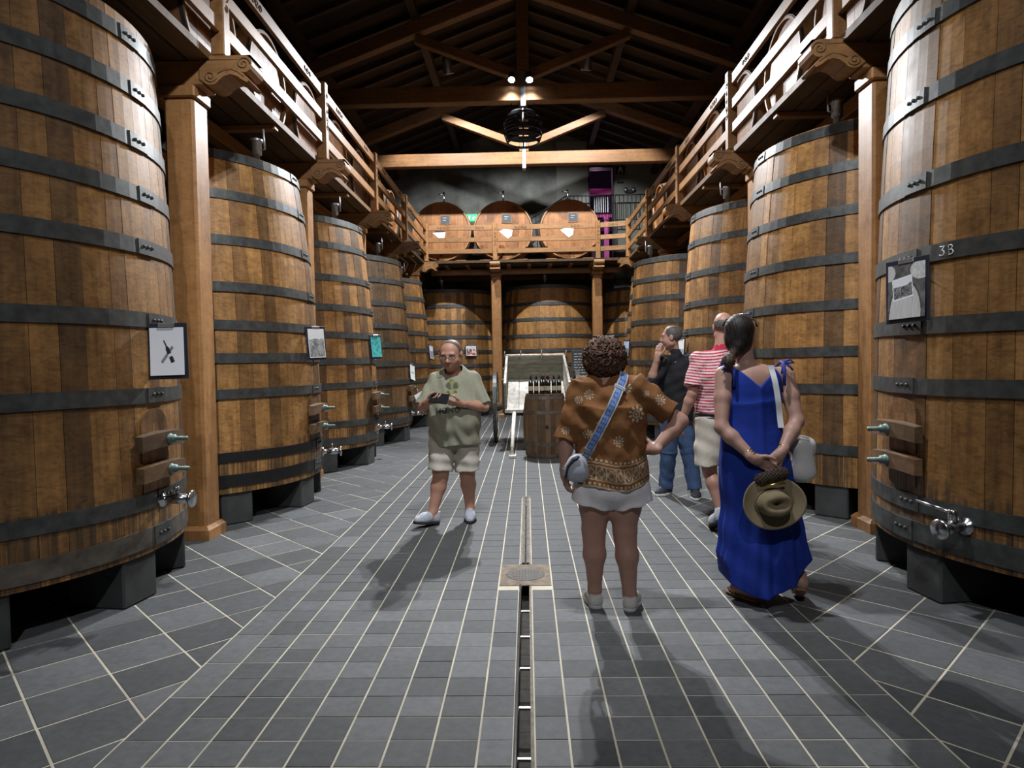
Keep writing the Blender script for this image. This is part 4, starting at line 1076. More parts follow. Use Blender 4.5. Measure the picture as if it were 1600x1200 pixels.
def skin_mesh(name, prims, mat, parent, base, h=.006, color=None):
    V, Q = grow(prims, h)
    me = fast_mesh(name, V-np.array(base, np.float32), Q, True)
    if color is not None and len(me.vertices) == len(V):
        C = np.ones((len(V), 4), np.float32); C[:, :3] = color(V) if callable(color) else np.array(color, np.float32)
        ca = me.color_attributes.new('Col', 'FLOAT_COLOR', 'POINT'); ca.data.foreach_set('color', C.ravel())
    o = mobj(name, me, mat, parent); return o, V
def unit(v): v = np.array(v, float); return v/np.linalg.norm(v)
def rot_head(yaw, pitch, rollh=0.0):
    """columns right, forward, up; yaw 0 looks +Y, positive turns to -X; pitch positive looks down"""
    f = np.array([-math.sin(yaw)*math.cos(pitch), math.cos(yaw)*math.cos(pitch), -math.sin(pitch)])
    r = np.array([math.cos(yaw), math.sin(yaw), 0]); u = np.cross(r, f)
    r2_ = r*math.cos(rollh)+u*math.sin(rollh); u2_ = -r*math.sin(rollh)+u*math.cos(rollh)
    return np.stack([r2_, f, u2_], 1)
def head(c, R, s=1.0, wide=1.0):
    c = np.array(c, float)
    def P(x, y, z): return c+R @ (np.array([x*wide, y, z])*s)
    o = [el(P(0, -.012, .035), np.array([.077*wide, .097, .088])*s, R, .02),
         el(P(0, .03, -.03), np.array([.063*wide, .064, .085])*s, R, .03),
         rc(P(-.045, .0, -.062), P(0, .062, -.094), .032*s, .026*s, .025), rc(P(.045, .0, -.062), P(0, .062, -.094), .032*s, .026*s, .025),
         el(P(.042, .055, -.035), np.array([.026, .022, .03])*s, R, .03), el(P(-.042, .055, -.035), np.array([.026, .022, .03])*s, R, .03),
         rc(P(-.036, .078, .026), P(.036, .078, .026), .014*s, .014*s, .02),
         sp(P(-.031, .104, .004), .017*s, .012, 's'), sp(P(.031, .104, .004), .017*s, .012, 's'),
         sp(P(-.031, .077, .004), .0135*s, .004), sp(P(.031, .077, .004), .0135*s, .004),
         rc(P(0, .086, .012), P(0, .110, -.026), .009*s, .014*s, .012), sp(P(-.013, .097, -.032), .010*s, .008), sp(P(.013, .097, -.032), .010*s, .008),
         rc(P(-.021, .083, -.058), P(.021, .083, -.058), .008*s, .008*s, .008), rc(P(-.017, .083, -.069), P(.017, .083, -.069), .009*s, .009*s, .008),
         el(P(-.079, -.006, -.004), np.array([.011, .021, .032])*s, R, .008), el(P(.079, -.006, -.004), np.array([.011, .021, .032])*s, R, .008)]
    return o
def hand(wr, d, n, side, curl=.35, s=1.0, spread=1.0, thumb=.7, fl=1.0):
    """wr wrist, d finger direction, n palm-facing direction, side +1/-1: which way the thumb leaves"""
    wr = np.array(wr, float); d = unit(d); n = unit(np.array(n)-d*np.dot(n, d)); l = np.cross(n, d)*side
    o = []
    offs = (.030, .010, -.010, -.029); lens = (.068, .078, .071, .055)
    for off, L in zip(offs, lens):
        a = wr+d*.012*s+l*off*.55*s; kn = wr+d*(.088-abs(off)*.2)*s+l*off*s
        o.append(rc(a, kn, .0155*s, .0115*s, .014))
        p = kn; dd = d+l*off*2.2*spread; dd = unit(dd); ang = curl*.6
        for q, r in ((.45, .0098), (.32, .0090), (.26, .0080)):
            dirv = unit(dd*math.cos(ang)+n*math.sin(ang)); e = p+dirv*L*q*s*fl
            o.append(rc(p, e, r*s, (r-.0008)*s, .004)); p = e; ang += curl
    a = wr+d*.025*s+l*.026*s; b = a+(l*.62+d*.62+n*.35)*.042*s; c = b+(l*(.45-thumb*.3)+d*.8+n*(.2+thumb*.4))*.036*s; e = c+(l*(.1-thumb*.3)+d*.85+n*(.2+thumb*.5))*.028*s
    o += [rc(a, b, .0165*s, .0125*s, .014), rc(b, c, .0122*s, .0108*s, .005), rc(c, e, .0106*s, .0085*s, .005), rc(wr-d*.03*s, wr+d*.03*s, .024*s, .026*s, .02)]
    return o
def arm(sh, elb, wr, s=1.0, f=1.0):
    sh, elb, wr = [np.array(q, float) for q in (sh, elb, wr)]
    m1 = sh*.55+elb*.45; m2 = elb*.68+wr*.32
    return [rc(sh, m1, .055*s, .050*s, .03), rc(m1, elb, .050*s, .040*s*f, .02), rc(elb, m2, .041*s*f, .043*s*f, .02), rc(m2, wr, .043*s*f, .027*s, .02)]
def leg(hip, kn, an, s=1.0, back=(0, -1, 0)):
    hip, kn, an = [np.array(q, float) for q in (hip, kn, an)]; bk = np.array(back, float)
    m = kn*.66+an*.34+bk*.018*s; th = hip*.5+kn*.5
    return [rc(hip, th, .100*s, .086*s, .04), rc(th, kn+np.array([0, 0, .03]), .086*s, .062*s, .03), rc(kn+np.array([0, 0, .03]), kn-np.array([0, 0, .03]), .060*s, .055*s, .02),
            rc(kn, m, .052*s, .058*s, .03), rc(m, an, .056*s, .034*s, .03)]
def foot(an, toe, s=1.0):
    """bare foot from ankle to toe tip (toe at ground level)"""
    an = np.array(an, float); toe = np.array(toe, float); d = toe-an; d[2] = 0; d = unit(d)
    heel = np.array([an[0], an[1], toe[2]+.0])-d*.035*s
    ball = toe-d*.07*s
    return [rc(an, heel+np.array([0, 0, .03]), .034*s, .030*s, .03), rc(an-np.array([0, 0, .02]), ball+np.array([0, 0, .025]), .032*s, .024*s, .03), rc(heel+np.array([0, 0, .022]), ball+np.array([0, 0, .02]), .026*s, .03*s, .03), rc(ball+np.array([0, 0, .02]), toe+np.array([0, 0, .014])-d*.02, .032*s, .018*s, .02)]
def shoe(name, an, toe, heel_lift, mat, solemat, parent, base, s=1.0, high=.07, toe_up=0.0):
    """an: ankle xyz, toe: toe tip on the ground. heel_lift metres"""
    an = np.array(an, float); toe = np.array(toe, float); d = toe-an; d[2] = 0; L = np.linalg.norm(d); d = d/L; sd = np.array([-d[1], d[0], 0])
    heel = np.array([an[0], an[1], 0])-d*.055*s+np.array([0, 0, heel_lift]); toe = toe+np.array([0, 0, toe_up])
    ax = unit(toe-heel); upv = unit(np.cross(sd, ax)*-1) if np.cross(sd, ax)[2] < 0 else unit(np.cross(sd, ax)); LL = np.linalg.norm(toe-heel)
    def P(u, v, w_): return heel+ax*u*LL+sd*v*s+upv*w_*s
    up_ = [rc(P(.13, 0, .045), P(.10, 0, high+.015), .038*s, .036*s, .02), rc(P(.13, 0, .045), P(.62, 0, .042), .040*s, .044*s, .03), rc(P(.62, .003, .040), P(.86, 0, .030), .045*s, .032*s, .03), rc(P(.22, 0, high), P(.55, 0, .062), .034*s, .028*s, .03)]
    o, V = skin_mesh(name, up_+[cut(lambda x, y, z: .018*s-((x-heel[0])*upv[0]+(y-heel[1])*upv[1]+(z-heel[2])*upv[2])), cut(lambda x, y, z: ((x-heel[0])*upv[0]+(y-heel[1])*upv[1]+(z-heel[2])*upv[2])-(high+.03)*s)], mat, parent, base, .005)
    so = [rc(P(.12, 0, .012), P(.60, .002, .012), .043*s, .048*s, .03), rc(P(.60, .002, .012), P(.87, 0, .012), .048*s, .034*s, .03)]
    def hz(x, y, z): return ((x-heel[0])*upv[0]+(y-heel[1])*upv[1]+(z-heel[2])*upv[2])
    q, _ = skin_mesh('sole', so+[cut(lambda x, y, z: -hz(x, y, z)), cut(lambda x, y, z: hz(x, y, z)-.026*s)], solemat, o, base, .005)
    return o
def noise3(x, y, z, s, seed=0):
    return (np.sin(x*s*1.0+seed+1.3*np.sin(y*s*.7+seed*2))+np.sin(y*s*1.1+seed*1.7+1.1*np.sin(z*s*.8))+np.sin(z*s*.9+seed*.3+1.2*np.sin(x*s*.9+seed)))/3
MAT['skin'] = vcol('skin', .5, False, .4, 120, .10)
MAT['cloth'] = vcol('cotton_cloth', .85, True, .2, 320, .18)
MAT['hairm'] = vcol('hair', .6, False, .35, 90, .5)
MAT['rubber'] = plain('dark_rubber_sole', (.02, .02, .024), .7)
MAT['whitesole'] = plain('white_rubber_sole', (.6, .6, .6), .6)
MAT['greyshoe'] = plain('grey_knit_shoe', (.42, .45, .52), .75, 0, .25, 90)
MAT['whiteshoe'] = plain('white_canvas_shoe', (.62, .60, .56), .75, 0, .06, 40)
MAT['darkshoe'] = plain('dark_suede_shoe', (.03, .034, .045), .75, 0, .2, 60)
def surf_at(V, x, z, r=.014, far=False):
    m = (np.abs(V[:, 0]-x) < r) & (np.abs(V[:, 2]-z) < r)
    if not m.any(): return None
    return float(V[m, 1].max() if far else V[m, 1].min())
def ribbon(name, pts, wdt, thick, mat, parent, base, V, normal=(0, -1, 0), colorf=None, lift=.004, n=40, smooth_y=True):
    """flat band laid on the camera-facing side of a garment along (x,z) points"""
    P = np.array(pts, float); seg = np.r_[0, np.cumsum(np.linalg.norm(np.diff(P, axis=0), axis=1))]; L = seg[-1]
    t = np.linspace(0, L, n); X = np.interp(t, seg, P[:, 0]); Z = np.interp(t, seg, P[:, 1])
    ys = []
    for x, z in zip(X, Z):
        y = surf_at(V, x, z); ys.append(np.nan if y is None else y)
    ys = np.array(ys); ok = ~np.isnan(ys); ys = np.interp(t, t[ok], ys[ok])
    if smooth_y:
        for _ in range(6): ys[1:-1] = (ys[:-2]+2*ys[1:-1]+ys[2:])/4
    return X, ys-lift, Z, t
# ------------------------------------------------------------------ figure helpers for clothes
SKIN_A = np.array([.42, .235, .165]); 
def colmix(C, m, c): 
    m = np.clip(m, 0, 1)[:, None]; return C*(1-m)+np.array(c)*m
def skin_color(base, hc, R, s=1.0, brow=(.05, .035, .03), stubble=0.0, flush=.12):
    hc = np.array(hc); 
    def f(V):
        L = (V-hc) @ R / s
        C = np.tile(np.array(base, float), (len(V), 1))
        nz = noise3(V[:, 0], V[:, 1], V[:, 2], 60)*.06+noise3(V[:, 0], V[:, 1], V[:, 2], 19, 2)*.05
        C *= (1+nz)[:, None]
        x, y, z = L[:, 0], L[:, 1], L[:, 2]; near = (np.abs(z) < .16) & (np.abs(x) < .1) & (np.abs(y) < .16)
        ch = np.exp(-(((np.abs(x)-.042)/.02)**2+((z+.025)/.022)**2))*(y > .03)*near
        C = colmix(C, ch*flush*3, (base[0]*1.1, base[1]*.75, base[2]*.7))
        lip = np.exp(-((x/.020)**4+((z+.063)/.010)**4))*(y > .06)*near; C = colmix(C, lip*.8, (base[0]*.8, base[1]*.5, base[2]*.5))
        br = np.exp(-(((np.abs(x)-.033)/.020)**4+((z-.028-.004*np.cos(x*60))/.006)**4))*(y > .05)*near; C = colmix(C, br*.85, brow)
        ey = np.exp(-(((np.abs(x)-.031)/.011)**4+((z-.004)/.006)**4))*(y > .06)*near; C = colmix(C, ey, (.45, .42, .40))
        pu = np.exp(-(((np.abs(x)-.031)/.005)**4+((z-.004)/.006)**4))*(y > .06)*near; C = colmix(C, pu, (.02, .015, .012))
        if stubble:
            bd = ((z < -.045) & (y > .0) & near)*1.0; C = colmix(C, bd*stubble, (base[0]*.55, base[1]*.5, base[2]*.5))
        return C
    return f
def person(x, y, label):
    return empty('person', (x, y, 0), 0, label, 'person', 'visitors'), (x, y, 0)
def flat(c, var=.04, s=40, seed=0):
    c = np.array(c, float)
    def f(V): return c*(1+var*noise3(V[:, 0], V[:, 1], V[:, 2], s, seed)+var*.6*noise3(V[:, 0], V[:, 1], V[:, 2], s*3.1, seed+2))[:, None]
    return f
GLY = {'H': ['1001', '1001', '1111', '1001', '1001'], 'O': ['0110', '1001', '1001', '1001', '0110'], 'N': ['1001', '1101', '1111', '1011', '1001']}

# ================================================================== man in the sage T-shirt, holding a phone
root, base = person(-.70, 6.2, 'man in a sage T-shirt and pale shorts looking down at a phone')
hR = rot_head(PI-.18, .30); hc = (-.712, 6.135, 1.575)
neck0, neck1 = (-.688, 6.235, 1.36), (-.70, 6.185, 1.50)
shL, elL, wrL = (-.885, 6.235, 1.325), (-.985, 6.11, 1.085), (-.905, 5.935, 1.150)
shR, elR, wrR = (-.495, 6.235, 1.325), (-.405, 6.12, 1.085), (-.600, 5.945, 1.130)
hipL, knL, anL = (-.80, 6.21, .86), (-.825, 6.12, .46), (-.895, 6.06, .125)
hipR, knR, anR = (-.60, 6.23, .86), (-.585, 6.20, .46), (-.570, 6.265, .105)
torso = [el((-.69, 6.165, 1.02), (.225, .175, .24), None, .05), el((-.69, 6.225, 1.25), (.21, .135, .17), None, .05), rc((-.87, 6.24, 1.335), (-.51, 6.24, 1.335), .068, .068, .05), el((-.70, 6.22, .86), (.20, .15, .13), None, .05)]
body = torso+head(hc, hR, 1.12, 1.18)+[rc(neck0, neck1, .072, .068, .03), rc((-.70, 6.15, 1.49), (-.712, 6.10, 1.48), .055, .045, .03)]
body += arm(shL, elL, wrL, 1.08)+arm(shR, elR, wrR, 1.08)+leg(hipL, knL, anL, 1.22, (0, 1, 0))+leg(hipR, knR, anR, 1.22, (0, 1, 0))
body += hand(wrL, (.72, -.45, .15), (.2, .6, .75), -1, .55, 1.02, thumb=.5)+hand(wrR, (-.85, -.35, .08), (-.1, .6, .75), 1, .55, 1.02, thumb=.5)
body += [rc(anL, (-.915, 6.02, .07), .036, .036), rc(anR, (-.57, 6.22, .05), .036, .036)]
skin_mesh('body', body, MAT['skin'], root, base, .0058, skin_color((.46, .245, .17), hc, hR, 1.12, stubble=.25))
# shirt
shirt = [el((-.692, 6.155, 1.00), (.250, .200, .27), None, .06), el((-.69, 6.225, 1.24), (.230, .155, .19), None, .06), rc((-.855, 6.24, 1.342), (-.525, 6.24, 1.342), .080, .080, .06), rc((-.72, 6.235, 1.40), (-.66, 6.235, 1.40), .085, .085, .06), rc((-.692, 6.20, .80), (-.692, 6.19, 1.0), .19, .20, .06), cc((-.692, 6.195, .70), (-.692, 6.185, 1.02), .238, .225, .05, .80),
         cc((-.85, 6.24, 1.335), (-.985, 6.11, 1.095), .086, .076, .03), cc((-.53, 6.24, 1.335), (-.405, 6.12, 1.095), .086, .076, .03)]
fold = warp(lambda x, y, z: .006*np.sin(z*38+x*22+np.sin(x*30)*1.5)*np.clip((1.25-z)*2, 0, 1)+.004*np.sin(x*60+z*20))
shirt += [fold, cut(lambda x, y, z: .735+.008*np.sin(x*18)-z), rc((-.70, 6.13, 1.47), (-.69, 6.23, 1.40), .085, .085, .01, 's')]
def shirtcol(V):
    C = flat((.275, .275, .205), .05, 45)(V)
    fr = V[:, 1] < 6.16
    u, v = V[:, 0]+.700, V[:, 2]
    n = noise3(u*1.0, v*0, v, 75, 3)+.6*noise3(u, v*0, v, 130, 1)
    blob = ((u/.075)**2+((v-1.275)/.085)**2 < .75+.45*n) & fr
    C[blob] = (.085, .095, .075)
    bl2 = blob & (noise3(u, u*0, v, 95, 8) > .25); C[bl2] = (.26, .25, .11)
    x0 = -.135
    for k, ch in enumerate('HONO'):
        for r in range(5):
            for c in range(4):
                if GLY[ch][r][c] == '1':
                    m = (np.abs(u-(x0+k*.058+c*.0115)) < .0066) & (np.abs(v-(1.085-r*.0115+k*.004)) < .0066) & fr; C[m] = (.10, .10, .08)
    return C
so, SV = skin_mesh('t_shirt', shirt, MAT['cloth'], root, base, .0058, shirtcol)
so['label'] = 'sage T-shirt with dark print'
short = [cc((-.800, 6.20, .86), (-.833, 6.13, .49), .130, .117, .012, 1.1), cc((-.600, 6.22, .86), (-.578, 6.195, .48), .130, .117, .012, 1.1), el((-.70, 6.20, .86), (.23, .19, .15), None, .04), warp(lambda x, y, z: .005*np.sin(x*40+z*14)+.004*np.sin(z*60+x*9))]
skin_mesh('shorts', short, MAT['cloth'], root, base, .0058, flat((.52, .49, .42), .05, 30))
for nm, a in (('sock', anL), ('sock', anR)):
    a = np.array(a); skin_mesh(nm, [rc(a+(0, 0, .0), a-np.array((0, 0, .05)), .044, .044)], MAT['cloth'], root, base, .006, flat((.6, .6, .62)))
shoe('shoe', (-.905, 6.05, .10), (-1.05, 5.90, .0), .0, MAT['greyshoe'], MAT['rubber'], root, base, 1.12, .075, .045)
shoe('shoe', (-.570, 6.25, .10), (-.555, 6.06, .0), .0, MAT['greyshoe'], MAT['rubber'], root, base, 1.12, .075)
# hair: close crop on the scalp
def crop_hair(name, hc, R, s, col, parent, base, grow_=.004, front=.055, low=-.02, wide=1.0, top=True):
    hc = np.array(hc, float)
    pr = [el(hc+R @ (np.array([0, -.012, .035])*s), (np.array([.077*wide, .097, .088])*s+grow_), R, .0)]
    def c1(x, y, z):
        lx = (x-hc[0])*R[0, 0]+(y-hc[1])*R[1, 0]+(z-hc[2])*R[2, 0]; ly = (x-hc[0])*R[0, 1]+(y-hc[1])*R[1, 1]+(z-hc[2])*R[2, 1]; lz = (x-hc[0])*R[0, 2]+(y-hc[1])*R[1, 2]+(z-hc[2])*R[2, 2]
        a = ly/s-front+.5*np.maximum(.045-lz/s, 0)*1.2                 # hairline slopes back over the temples
        b = (low-lz/s)+.2*np.maximum(ly/s, 0)
        d = np.maximum(a, b)*s
        if not top: d = np.maximum(d, (lz/s-.06)*s)
        return d
    def wp(x, y, z): return .0012*np.sin(x*900)*np.sin(y*870)*np.sin(z*910)
    pr += [cut(c1), warp(wp)]
    return skin_mesh(name, pr, MAT['hairm'], parent, base, .004, col)
crop_hair('cropped_hair', hc, hR, 1.12, flat((.15, .10, .08), .25, 200), root, base, .0008, .035, -.015, 1.18)
# glasses
def P_(x, y, z): return tuple((np.array(hc)+hR @ (np.array([x*1.18, y, z])*1.12))-np.array(base))
_l = NT('clear_lens'); MAT['lens'] = _l.fin((.9, .9, .92), .05, 0, .5); _l.p.inputs['Alpha'].default_value = .18
gl = B()
gb = []
for sx in (-1, 1):
    pts = [P_(sx*(.033+.024*math.cos(a)), .103-.006*abs(math.cos(a)), .002+.016*math.sin(a)) for a in np.linspace(0, 2*PI, 17)[:-1]]
    gl.tube(pts, .0022, 5, True, True)
    gl.tube([P_(sx*.057, .098, .006), P_(sx*.080, .06, .008), P_(sx*.084, -.005, .004)], .0022, 5)
gl.tube([P_(-.010, .106, .004), P_(.010, .106, .004)], .002, 5)
gg = gl.obj('glasses', MAT['black'], root)
for sx in (-1, 1):
    b = B(); pts = [P_(sx*(.033+.022*math.cos(a)), .102, .002+.0145*math.sin(a)) for a in np.linspace(0, 2*PI, 17)[:-1]]
    b.add(pts+[P_(sx*.033, .104, .002)], [(i, (i+1) % 16, 16) for i in range(16)], True); b.obj('lens', MAT['lens'], gg)
b = B(); w0 = np.array(wrR)-np.array(base); ax = unit(np.array(elR)-np.array(wrR)); b.lathe([(.034, -.014), (.036, -.012), (.036, .012), (.034, .014)], 20, FRAME(w0+ax*.03, *[tuple(q) for q in (unit(np.cross(ax, (0, 0, 1))), np.cross(ax, unit(np.cross(ax, (0, 0, 1)))), ax)]), True, False); b.obj('wristwatch', MAT['galv'], root)
t = empty('phone', (-.795, 5.865, 1.185), 0, 'black phone in landscape held by the man in the sage T-shirt', 'phone')
b = B(); b.box(-.085, .085, -.006, .006, -.058, .058, .004, TM((0, 0, .0), -.75, .12, -.12)); b.obj('case', plain('phone_case_black', (.006, .006, .007), .8, 0, .1, 8, 0, .2), t)
b = B(); b.box(-.070, .070, .0061, .0066, -.044, .044, 0, TM((0, 0, .0), -.75, .12, -.12)); b.obj('screen', emit('phone_screen', (.5, .6, .8), .6), t)

# ================================================================== curly-haired woman in the brown blouse
root, base = person(.48, 3.97, 'curly-haired woman in a brown printed blouse and white shorts, hand on hip')
hR = rot_head(0.05, .05); hc = (.468, 4.00, 1.515)
shL, elL, wrL = (.330, 3.975, 1.325), (.225, 3.945, 1.045), (.215, 3.93, .830)
shR, elR, wrR = (.640, 3.97, 1.325), (.905, 3.915, 1.130), (.735, 3.845, .975)
hipL, knL, anL = (.415, 3.97, .80), (.388, 3.97, .455), (.392, 4.00, .095)
hipR, knR, anR = (.572, 3.97, .80), (.574, 3.96, .450), (.598, 3.955, .085)
torso = [el((.485, 3.975, 1.22), (.175, .12, .19), None, .05), el((.485, 3.97, 1.02), (.175, .13, .16), None, .05), el((.492, 3.955, .82), (.195, .155, .14), None, .05), rc((.36, 3.98, 1.335), (.61, 3.98, 1.335), .052, .052, .05)]
body = torso+head(hc, hR, .98)+[rc((.468, 3.975, 1.345), (.468, 3.99, 1.47), .056, .052, .03)]+arm(shL, elL, wrL, .98)+arm(shR, elR, wrR, 1.06)
body += leg(hipL, knL, anL, 1.15, (0, -1, 0))+leg(hipR, knR, anR, 1.15, (0, -1, 0))
body += hand(wrL, (.12, .05, -1), (.9, .3, 0), 1, .55, .92)+hand(wrR, (-.55, .75, -.05), (-.75, -.3, .25), -1, .35, .95, thumb=-.3)
body += [rc(anL, (.395, 4.06, .05), .036, .03), rc(anR, (.63, 4.0, .05), .036, .03)]
skin_mesh('body', body, MAT['skin'], root, base, .0055, skin_color((.42, .235, .175), hc, hR, .98))
bl = [el((.487, 3.975, 1.20), (.205, .15, .20), None, .06), cc((.497, 3.96, .70), (.490, 3.97, 1.22), .228, .200, .06, .84), rc((.345, 3.98, 1.345), (.625, 3.98, 1.345), .072, .072, .05),
      cc((.345, 3.975, 1.36), (.232, 3.945, 1.025), .082, .076, .03), cc((.625, 3.97, 1.355), (.845, 3.925, 1.175), .082, .078, .03)]
bl += [warp(lambda x, y, z: .006*np.sin(x*45+np.sin(z*16)*1.6)*np.clip((z-.80)*3, .2, 1)+.004*np.sin(z*42+x*28)+.006*noise3(x, y, z, 34, 5)+.003*noise3(x, y, z, 85, 2)), cut(lambda x, y, z: .757+.035*(x-.5)*2-.02*np.sin(x*14)-z), rc((.468, 4.0, 1.46), (.466, 4.0, 1.44), .092, .092, .012, 's')]
med = [(.36, 1.30, .030), (.30, 1.27, .024), (.58, 1.335, .034), (.63, 1.185, .052), (.42, 1.13, .028), (.345, 1.07, .030), (.22, 1.09, .026), (.52, 1.03, .034), (.775, 1.265, .034), (.695, 1.30, .02)]
def blousecol(V):
    C = flat((.195, .085, .031), .10, 35)(V); x, z, y = V[:, 0], V[:, 2], V[:, 1]
    cream = (.50, .40, .28)
    for cx, cz, r in med:
        d = np.hypot(x-cx, z-cz); a = np.arctan2(z-cz, x-cx)
        pet = ((d < r*(.78+.22*np.cos(a*9))) & (d > r*.62)) | ((d < r*.42) & (d > r*.30)) | (d < r*.13) | ((d < r*.62) & (np.abs(np.sin(a*4.5)) < .22))
        C[pet] = cream
    th = (x-.5)*1.0+(y-3.97)*.25
    zz = z-(.757+.035*(x-.5)*2-.02*np.sin(x*14)); sleeve = (x < .285) | (x > .73)
    C[(zz < .012) & ~sleeve] = cream
    m = (zz > .018) & (zz < .030) & (np.sin(th*260) > .0) & ~sleeve; C[m] = cream
    m = (((zz > .045) & (zz < .050)) | ((zz > .125) & (zz < .130)) | ((zz > .145) & (zz < .150))) & ~sleeve; C[m] = cream
    u = (th*1/.052) % 1.0; vq = (zz-.052)/.072
    inb = (vq > 0) & (vq < 1) & ~sleeve
    C[inb & ((u < .12))] = cream
    C[inb & (u >= .12) & ((np.abs(u-.56)+np.abs(vq-.5)*.9 > .30) & (np.abs(u-.56)+np.abs(vq-.5)*.9 < .42))] = cream
    C[inb & (u >= .12) & (np.sin(u*40)*np.sin(vq*22) > .35)] = (.40, .30, .19)
    m = (zz > .158) & (zz < .170) & (np.sin(th*240) > .1) & ~sleeve; C[m] = cream
    nk = np.hypot(np.hypot(x-.467, y-4.0), z-1.45) < .103; C[nk] = (.55, .48, .4)
    return C
bo, BV = skin_mesh('blouse', bl, MAT['cloth'], root, base, .0048, blousecol)
sh = [cc((.415, 3.965, .78), (.378, 3.962, .632), .138, .132, .03, 1.0), cc((.575, 3.965, .78), (.612, 3.958, .628), .138, .132, .03, 1.0), el((.494, 3.955, .735), (.212, .172, .11), None, .03), el((.494, 3.955, .70), (.10, .13, .075), None, .03), warp(lambda x, y, z: .004*np.sin(x*55+z*20))]
skin_mesh('shorts', sh, MAT['cloth'], root, base, .0055, flat((.80, .78, .82), .03, 30))
shoe('shoe', (.392, 3.985, .09), (.375, 4.17, .0), .0, MAT['whiteshoe'], MAT['whitesole'], root, base, .92, .06)
shoe('shoe', (.600, 3.935, .09), (.665, 4.11, .0), .0, MAT['whiteshoe'], MAT['whitesole'], root, base, .92, .06)
# curly hair: a mop of small curls
rr = random.Random(4)
hp = [el((.468, 3.995, 1.535), (.112, .118, .098), None, .02), el((.468, 3.975, 1.475), (.118, .10, .065), None, .03)]
for k in range(900):
    a = rr.uniform(0, 2*PI); u_ = rr.uniform(-.95, 1); q = math.sqrt(1-u_*u_)
    p = (.468+.124*q*math.cos(a), 3.992+.118*q*math.sin(a), 1.522+.118*u_-(.012 if u_ < 0 else 0))
    if p[1] > 4.05 and p[2] < 1.52: continue
    hp.append(sp(p, rr.uniform(.006, .013), .004))
hp += [warp(lambda x, y, z: .004*noise3(x, y, z, 210, 3)+.003*noise3(x, y, z, 420, 7))]
def haircol(V):
    n = noise3(V[:, 0], V[:, 1], V[:, 2], 130, 1)+.7*noise3(V[:, 0], V[:, 1], V[:, 2], 300, 5)
    return np.array([.055, .024, .014])*(1+.0*n)[:, None]+np.clip(n, 0, 1)[:, None]*np.array([.14, .062, .03])
ho, HV = skin_mesh('curly_hair', hp, MAT['hairm'], root, base, .0038, haircol)
b = B()
for k in range(380):                                       # loose ringlets on the surface
    a = rr.uniform(0, 2*PI); u_ = rr.uniform(-.8, 1); q = math.sqrt(1-u_*u_); nrm = Vector((q*math.cos(a), q*math.sin(a), u_))
    c = Vector((.468-.48, 3.992-3.97, 1.522))+Vector((nrm.x*.128, nrm.y*.122, nrm.z*.122-(.01 if u_ < 0 else 0)))
    if c.y > .1 and c.z < 1.5: continue
    t1 = nrm.orthogonal().normalized(); t2 = nrm.cross(t1); r0 = rr.uniform(.008, .015); ph = rr.uniform(0, 6)
    b.tube([c+t1*(r0*math.cos(ph+i*.75))+t2*(r0*math.sin(ph+i*.75))+nrm*(.006*math.sin(i*.6))+Vector((0, 0, -.0022*i)) for i in range(11)], [.0032]*9+[.0025, .001], 5)
rl = b.obj('ringlets', plain('ringlet_hair', (.10, .042, .022), .6, 0, .6, 60), ho); rl['kind'] = 'stuff'
# sunglasses on the head
b = B(); b.tube([(.468-.48+.07*math.cos(a), .02+.10*math.sin(a)*.3, 1.645) for a in np.linspace(PI*.1, PI*.9, 9)], .005, 6); b.obj('sunglasses', MAT['black'], root)
b = B(); b.lathe([(.031, -.010), (.033, -.008), (.033, .008), (.031, .010)], 18, TM((wrL[0]-base[0], wrL[1]-base[1], wrL[2]+.02)), True, False); b.obj('wristwatch', MAT['galv'], root)
# shoulder strap with a key pattern + grey bag
strap = [(.330, .94), (.352, .985), (.395, 1.065), (.455, 1.18), (.52, 1.305), (.562, 1.385), (.575, 1.425)]
X, Y, Z, T = ribbon('strap', strap, .05, .004, None, None, base, BV, n=60)
d = unit((strap[-1][0]-strap[0][0], strap[-1][1]-strap[0][1])); per = (d[1], -d[0])
V = []; C = []; nc = 21
for i in range(60):
    for k in range(nc):
        w_ = (k/(nc-1)-.5)*.054
        V.append((X[i]+per[0]*w_-base[0], Y[i]-base[1]-.002, Z[i]+per[1]*w_))
FN = [(i*nc+k, (i+1)*nc+k, (i+1)*nc+k+1, i*nc+k+1) for i in range(59) for k in range(nc-1)]
for i in range(60):
    for k in range(nc):
        w_ = (k/(nc-1)-.5); tt = (T[i]/.055) % 1.0
        if abs(w_) > .38: c = (.55, .52, .46)
        else:
            q = w_/.38; key = (abs(q-.75) < .16) or (tt < .16 and q > -.8) or (abs(q+.75) < .16 and tt < .66) or (.5 < tt < .66 and q < .25) or (abs(q-.2) < .16 and .3 < tt < .66)
            c = (.08, .14, .40) if key else (.22, .33, .62)
        C.append((*c, 1))
nV = len(V); V2 = V+[(p[0], p[1]+.003, p[2]) for p in V]; F2 = FN+[tuple(q+nV for q in f[::-1]) for f in FN]
bag = empty('shoulder_bag', (.285, 3.87, .80), 0, 'small grey crossbody bag on a blue key-pattern strap', 'bag')
me = fast_mesh('strap', np.array(V2)+np.array([base[0]-.285, base[1]-3.87, -.80]), F2); ca = me.color_attributes.new('Col', 'FLOAT_COLOR', 'POINT'); ca.data.foreach_set('color', np.array(C+C, np.float32).ravel()); mobj('strap', me, MAT['cloth'], bag)
MAT['bagl'] = plain('grey_leather', (.36, .38, .44), .45, 0, .05, 30)
MAT['bagd'] = plain('navy_leather', (.03, .035, .06), .45)
def bagshape(sc, y0, y1): return sc
